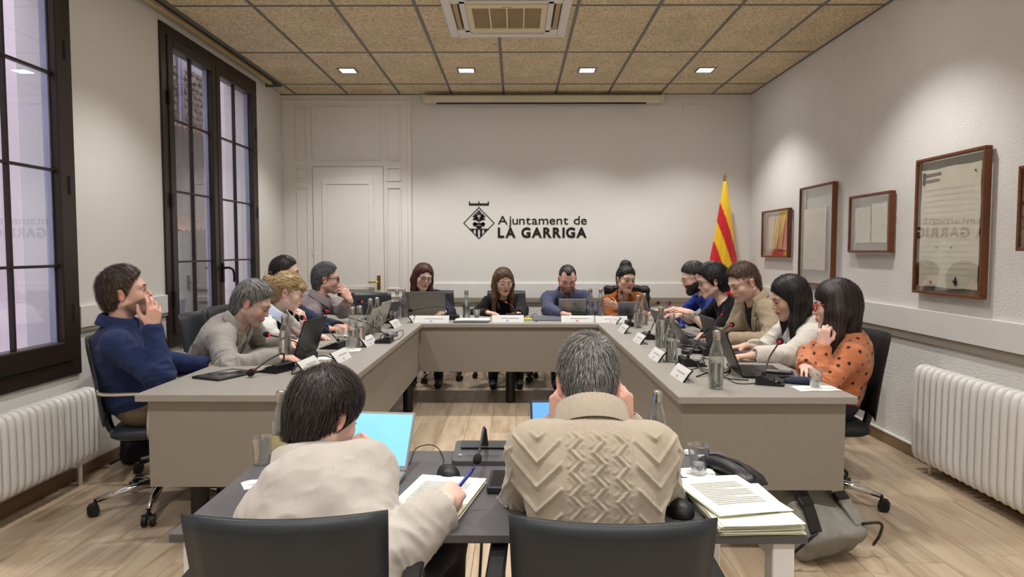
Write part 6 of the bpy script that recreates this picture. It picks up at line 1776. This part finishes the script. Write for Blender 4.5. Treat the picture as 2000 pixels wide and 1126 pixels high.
person('woman with a black top knot and rust jacket, arms folded', (1.155,7.45,.55), at(1222,546,7.08), (199,5,-5), 184,
  [dict(w=at(1206,600,6.86), d=(-.75,-.25,.45), n=(-.3,-.9,.3), pose='rest', pole=(.9,-.1,-.7)), dict(w=at(1236,611,6.90), d=(.9,-.2,.1), n=(0,-.7,.7), pose='rest', pole=(-.9,-.1,-.7))],
  OLIVE, True, .98, .98, top=dict(mat=crm, pad=.006, v=.09), jacket=dict(mat=rst, pad=.016, open=(-.30,.055,-.6,.02), wr=1.2), collar=('lapel',rst),
  hair=hair_updo((.016,.014,.015), (.04,.035,.035), (0,-.035,.132), .050, 0., seed=16, wisps=50), brow=(.015,.01,.01), eyes=(.7,.003), bust=1.0, lips=(.40,.15,.13))
# ---- stucco side
blu = cloth('royal_blue_jumper',(40,62,150))
person('bearded man in rimless glasses and a royal blue jumper', (2.03,6.36,.565), at(1356,541,6.28), (86,22,0), 86,
  [dict(w=at(1316,604,6.14), d=(-1,.05,-.15), n=UPZ, pose='type', sl=.70), dict(w=at(1292,606,6.42), d=(-1,0,-.1), n=UPZ, pose='type', sl=.7)],
  FAIR, size=1.03, girth=1.05, top=dict(mat=blu, pad=.014), collar=('crew',blu), hair=with_beard(hair_short((.040,.030,.026), alt=(.15,.14,.13), altp=.25, top=.018, t=.003, line=-.012, length=.04, n=2400, width=.0017, seed=17), beard_field((.022,.016,.014), .010)),
  glasses=(m_steel,'rect',.0010), beard=((.03,.02,.02),.95), brow=(.03,.02,.02), eyes=(.1,0))
bb = cloth('black_blouse',(20,20,22))
person('woman with short black hair and glasses in a black v-neck blouse', (2.02,5.80,.565), at(1392,549,5.72), (82,14,0), 84,
  [dict(w=at(1347,610,5.48), d=(-.85,.25,.25), n=(-.1,-.4,.9), pose='rest', pole=(.0,-.5,-1), sl=.25), dict(w=at(1330,615,5.86), d=(-1,0,.1), n=UPZ, pose='rest', sl=.3)],
  FAIR, True, .99, 1.04, top=dict(mat=bb, pad=.014, v=.16, neck=.016), hair=hair_short((.010,.009,.011), alt=(.03,.028,.032), altp=.3, top=.024, t=.016, length=.06, n=3600, messy=.8, fwd=.4, seed=18, lift=.007, width=.002, sideburn=-.02, front=.01),
  glasses=(m_black,'rect',.0020), brow=(.012,.01,.01), eyes=(.15,0), bust=1.0, watch=(0,M('watch_silver_blue', lin(170,190,210), .3, .6)))
bzr = cloth('beige_blazer',(158,142,118),.8,var=.05,vs=60); bte = cloth('black_tee',(20,19,20))
person('young man with brown hair in a beige blazer and black tee', (2.0,5.12,.57), at(1453,551,5.02), (102,25,0), 92,
  [dict(w=onT(1432,664,.03), d=(-1,.1,-.05), n=UPZ, pose='type', pole=(.2,-.8,-.5), sl=1.0), dict(w=at(1392,653,5.12), d=(-1,-.1,0), n=(0,.3,.9), pose='hold')],
  (.76,.51,.43), size=1.06, nd_=.122, shrug=.01, girth=1.12, top=dict(mat=bte, pad=.010, noarms=True), jacket=dict(mat=bzr, pad=.024, open=(-.32,.080,-.6,.05), wr=1.4, res=.007), collar=('lapel',bzr), belly=.02,
  hair=hair_short((.085,.050,.030), alt=(.14,.09,.055), altp=.3, top=.020, t=.003, line=-.012, length=.04, n=4600, messy=.6, fwd=.8, seed=20, lift=.006, front=.012, width=.0016), brow=(.09,.05,.03), eyes=(.05,0), face_w=1.06, jaw=1.10, neck_r=.064, headres=.003, blush=1.2)
knt = M('cloth_cream_knit', lin(208,203,193), .95, var=.05, vs=90, stretch=(1,1,.4), bump=.6, bs=260, bdist=.003)
wte = cloth('pale_grey_blouse',(190,192,196))
person('woman with long black hair in a cream knit cardigan', (1.89,4.47,.565), at(1543,581,4.38), (84,20,0), 84,
  [dict(w=onT(1468,694), d=(-1,.06,-.08), n=UPZ, pose='type', pole=(.2,-.8,-.5), sl=.80), dict(w=onT(1455,676), d=(-1,.0,-.1), n=UPZ, pose='type', sl=.8)],
  OLIVE, True, 1.0, 1.06, nd_=.132, top=dict(mat=wte, pad=.008, noarms=True, v=.08), jacket=dict(mat=knt, pad=.026, lapel=0, open=(-.50,.09,-.6,.06), wr=1.1, res=.007),
  hair=hair_long((.013,.010,.011), alt=(.035,.028,.028), altp=.3, drop=.25, seed=21, rad=.036, spread=.01, side_f=.012, sidey=-.020, n=4000, fw=.066, width=.0022), brow=(.015,.01,.01), eyes=(.1,0), bust=1.0, lips=(.40,.17,.15), watch=(0,m_steel), headres=.003)
def dots_mat():
    m = M('cloth_orange_dots', lin(196,120,78), .85, var=.05, vs=30, bump=.3, bs=800, bdist=.001, sheen=.2); nt = m.node_tree; L = nt.links.new; b = nt.nodes['Principled BSDF']
    src = b.inputs['Base Color'].links[0].from_socket; a = nd(nt,'ShaderNodeAttribute', attribute_name='dot')
    tc = nd(nt,'ShaderNodeTexCoord'); no = nd(nt,'ShaderNodeTexNoise'); no.inputs['Scale'].default_value = 260; L(tc.outputs['Object'], no.inputs['Vector'])
    ma = nd(nt,'ShaderNodeMath', operation='MULTIPLY_ADD'); L(no.outputs[0], ma.inputs[0]); ma.inputs[1].default_value = .012; L(a.outputs['Fac'], ma.inputs[2])
    lt = nd(nt,'ShaderNodeMath', operation='LESS_THAN'); L(ma.outputs[0], lt.inputs[0]); lt.inputs[1].default_value = .0162
    mx = nd(nt,'ShaderNodeMix', data_type='RGBA'); L(lt.outputs[0], mx.inputs[0]); L(src, mx.inputs[6]); mx.inputs[7].default_value = (*lin(34,26,24),1); L(mx.outputs[2], b.inputs['Base Color']); return m
org = dots_mat()
person('woman with dark bob and red glasses in an orange dotted top, cheek on fist', (1.785,3.86,.565), at(1633,597,3.80), (70,8,6), 78,
  [dict(w=at(1607,676,3.66), d=(.08,.08,1), n=(-.6,-.75,.1), pose='cheek', pole=(-.4,-.5,-1), sl=.93), dict(w=at(1572,716,3.58), d=(-.25,-1,.0), n=(0,0,1), pose='rest', pole=(-.7,.5,-.4), sl=1.)],
  (.76,.53,.45), True, 1.0, 1.06, top=dict(mat=org, pad=.012, res=.0055, dots=True, wr=1.1), collar=('crew',org),
  hair=hair_long((.020,.013,.012), alt=(.05,.032,.028), altp=.3, top=.014, t=.013, drop=.20, seed=23, rad=.046, spread=.006, side_f=.020, sidey=-.004, n=4200, bangs=.022, facez=-.058, fw=.058, messy=.15, width=.0024), glasses=(M('red_acetate', lin(190,36,44), .3),'rect',.0026), brow=(.02,.014,.012), eyes=(.4,0), bust=1.0, headres=.003)
# ---- the two clerks in the foreground
bei = M('cloth_beige_felt', lin(178,170,161), .95, var=.05, vs=160, bump=.35, bs=420, bdist=.0015, sheen=.3)
pF1, jF1 = person('dark-haired woman in a beige sweater writing, seen from behind', (-.42,1.665,.55), at(634,810,1.88), (-34,24,2), -10,
  [dict(w=at(722,902,2.00), d=(-.15,-.25,1), n=(.55,.8,.1), pose='fist', pole=(-.6,.2,-1)), dict(w=on(872,982,FT+.050), d=(.22,1,.12), n=(.45,-.25,.9), pose='pen', pole=(.3,-1.,-.8), sl=.80)],
  FAIR, True, 1.0, 1.02, top=dict(mat=bei, pad=.022, name='sweater', res=.006, wr=1.2, armpad=1.1), collar=('mock',bei), neck_r=.056,
  hs=.97, hair=hair_short((.020,.014,.013), alt=(.060,.042,.034), altp=.30, top=.012, t=.013, length=.06, n=11000, messy=.6, seed=31, lift=.007, width=.0015, nape=-.088, sideburn=-.06, slope=.9), brow=(.02,.015,.012), bust=.8, headres=.003, hand_res=.0026, sleeve_r=1.28, sh_w=.142, shrug=-.01, nd_=.158, nbk=.042)
def cable_knit(V, Nn, N, r, f, u, A):
    q = V-N; X = q@r; Z = q@u; Y = q@f
    g = lambda d, s: np.exp(-(d/s)**2)
    h = np.zeros(len(V)); ax = np.abs(X)
    for k,xc in enumerate((-.054,0.,.054)):
        d = X-xc; ph = Z/.052+k*.13; tri = 2*np.abs(2*(ph-np.floor(ph+.5)))-1
        h = np.maximum(h, g(d-.0125*tri, .0052)); h = np.maximum(h, .42*g(d-.0125*tri-.017, .0042)*(tri < .2)); h = np.maximum(h, .42*g(d-.0125*tri+.017, .0042)*(tri > -.2))
    side = ax > .088
    for sg in (1,-1):
        m = np.mod(Z+(.95*(ax-.145) if sg > 0 else -1.15*(ax-.145)), .056)-.028
        lim = (ax < .146) if sg > 0 else (ax > .144)
        h = np.where(side & lim, np.maximum(h*.3, g(m, .0048)), h)
    arm = ax > .205
    m = np.mod(Z+.35*Y, .05)-.025; h = np.where(arm, np.maximum(h*.4, .7*g(m,.006)), h)
    h = h*np.clip(-(Z+.005)*60, 0, 1)
    return V+Nn*(h*.0078)[:,None]
knb = M('cloth_cable_wool', lin(166,153,135), .95, var=.06, vs=120, bump=.6, bs=380, bdist=.002, sheen=.3)
person('grey-haired man in a beige cable-knit sweater seen from behind', (.195,1.655,.55), at(1149,752,1.86), (0,27,0), 0,
  [dict(w=at(1088,835,1.96), d=(.02,-.06,1), n=(-.75,-.5,.1), pose='cheek', pole=(-.5,-.3,-1), sl=.97), dict(w=at(1222,832,1.93), d=(-.03,-.10,1), n=(.75,-.6,.1), pose='cheek', pole=(.5,-.4,-1), sl=.97)],
  RUDDY, size=.98, girth=.98, top=dict(mat=knb, pad=.022, name='sweater', res=.0040, wr=.3), collar=('mock',knb,1.), knit=cable_knit, lean_out=.05, sh_fwd=.01, sh_w=.148, nd_=.115, nbk=.062, hs=1.02, shrug=.012,
  hair=hair_short((.25,.235,.22), alt=(.085,.080,.076), altp=.40, top=.016, t=.004, length=.030, n=14000, messy=.4, seed=33, lift=.006, width=.0012, nape=-.10, flow=flow_whorl((.022,-.085,.095), down=.5, spin=.9), base=.38, colvar=.4), brow=(.1,.09,.08), headres=.003, hand_res=.0028)
# pen in the writing hand
a = jF1['A'][1]; pw_ = a['W']+a['d']*.085+np.array((-.006,0,-.012))
pn = thing('ballpoint_pen', 'blue ballpoint pen held by the writing woman', 'pen', tuple(pw_))
dv = unit((.35,.05,.42)); MB().tube([tuple(-dv*.062), tuple(dv*.075)],.0046,10).build('barrel', MATS['pen_blue'], pn, True); MB().tube([tuple(dv*.075), tuple(dv*.088)],.0028,8).build('push_button', MATS['pen_blue'], pn, True); MB().tube([tuple(-dv*.062), tuple(-dv*.074)],[.0042,.001],8).build('tip', m_steel, pn, True)
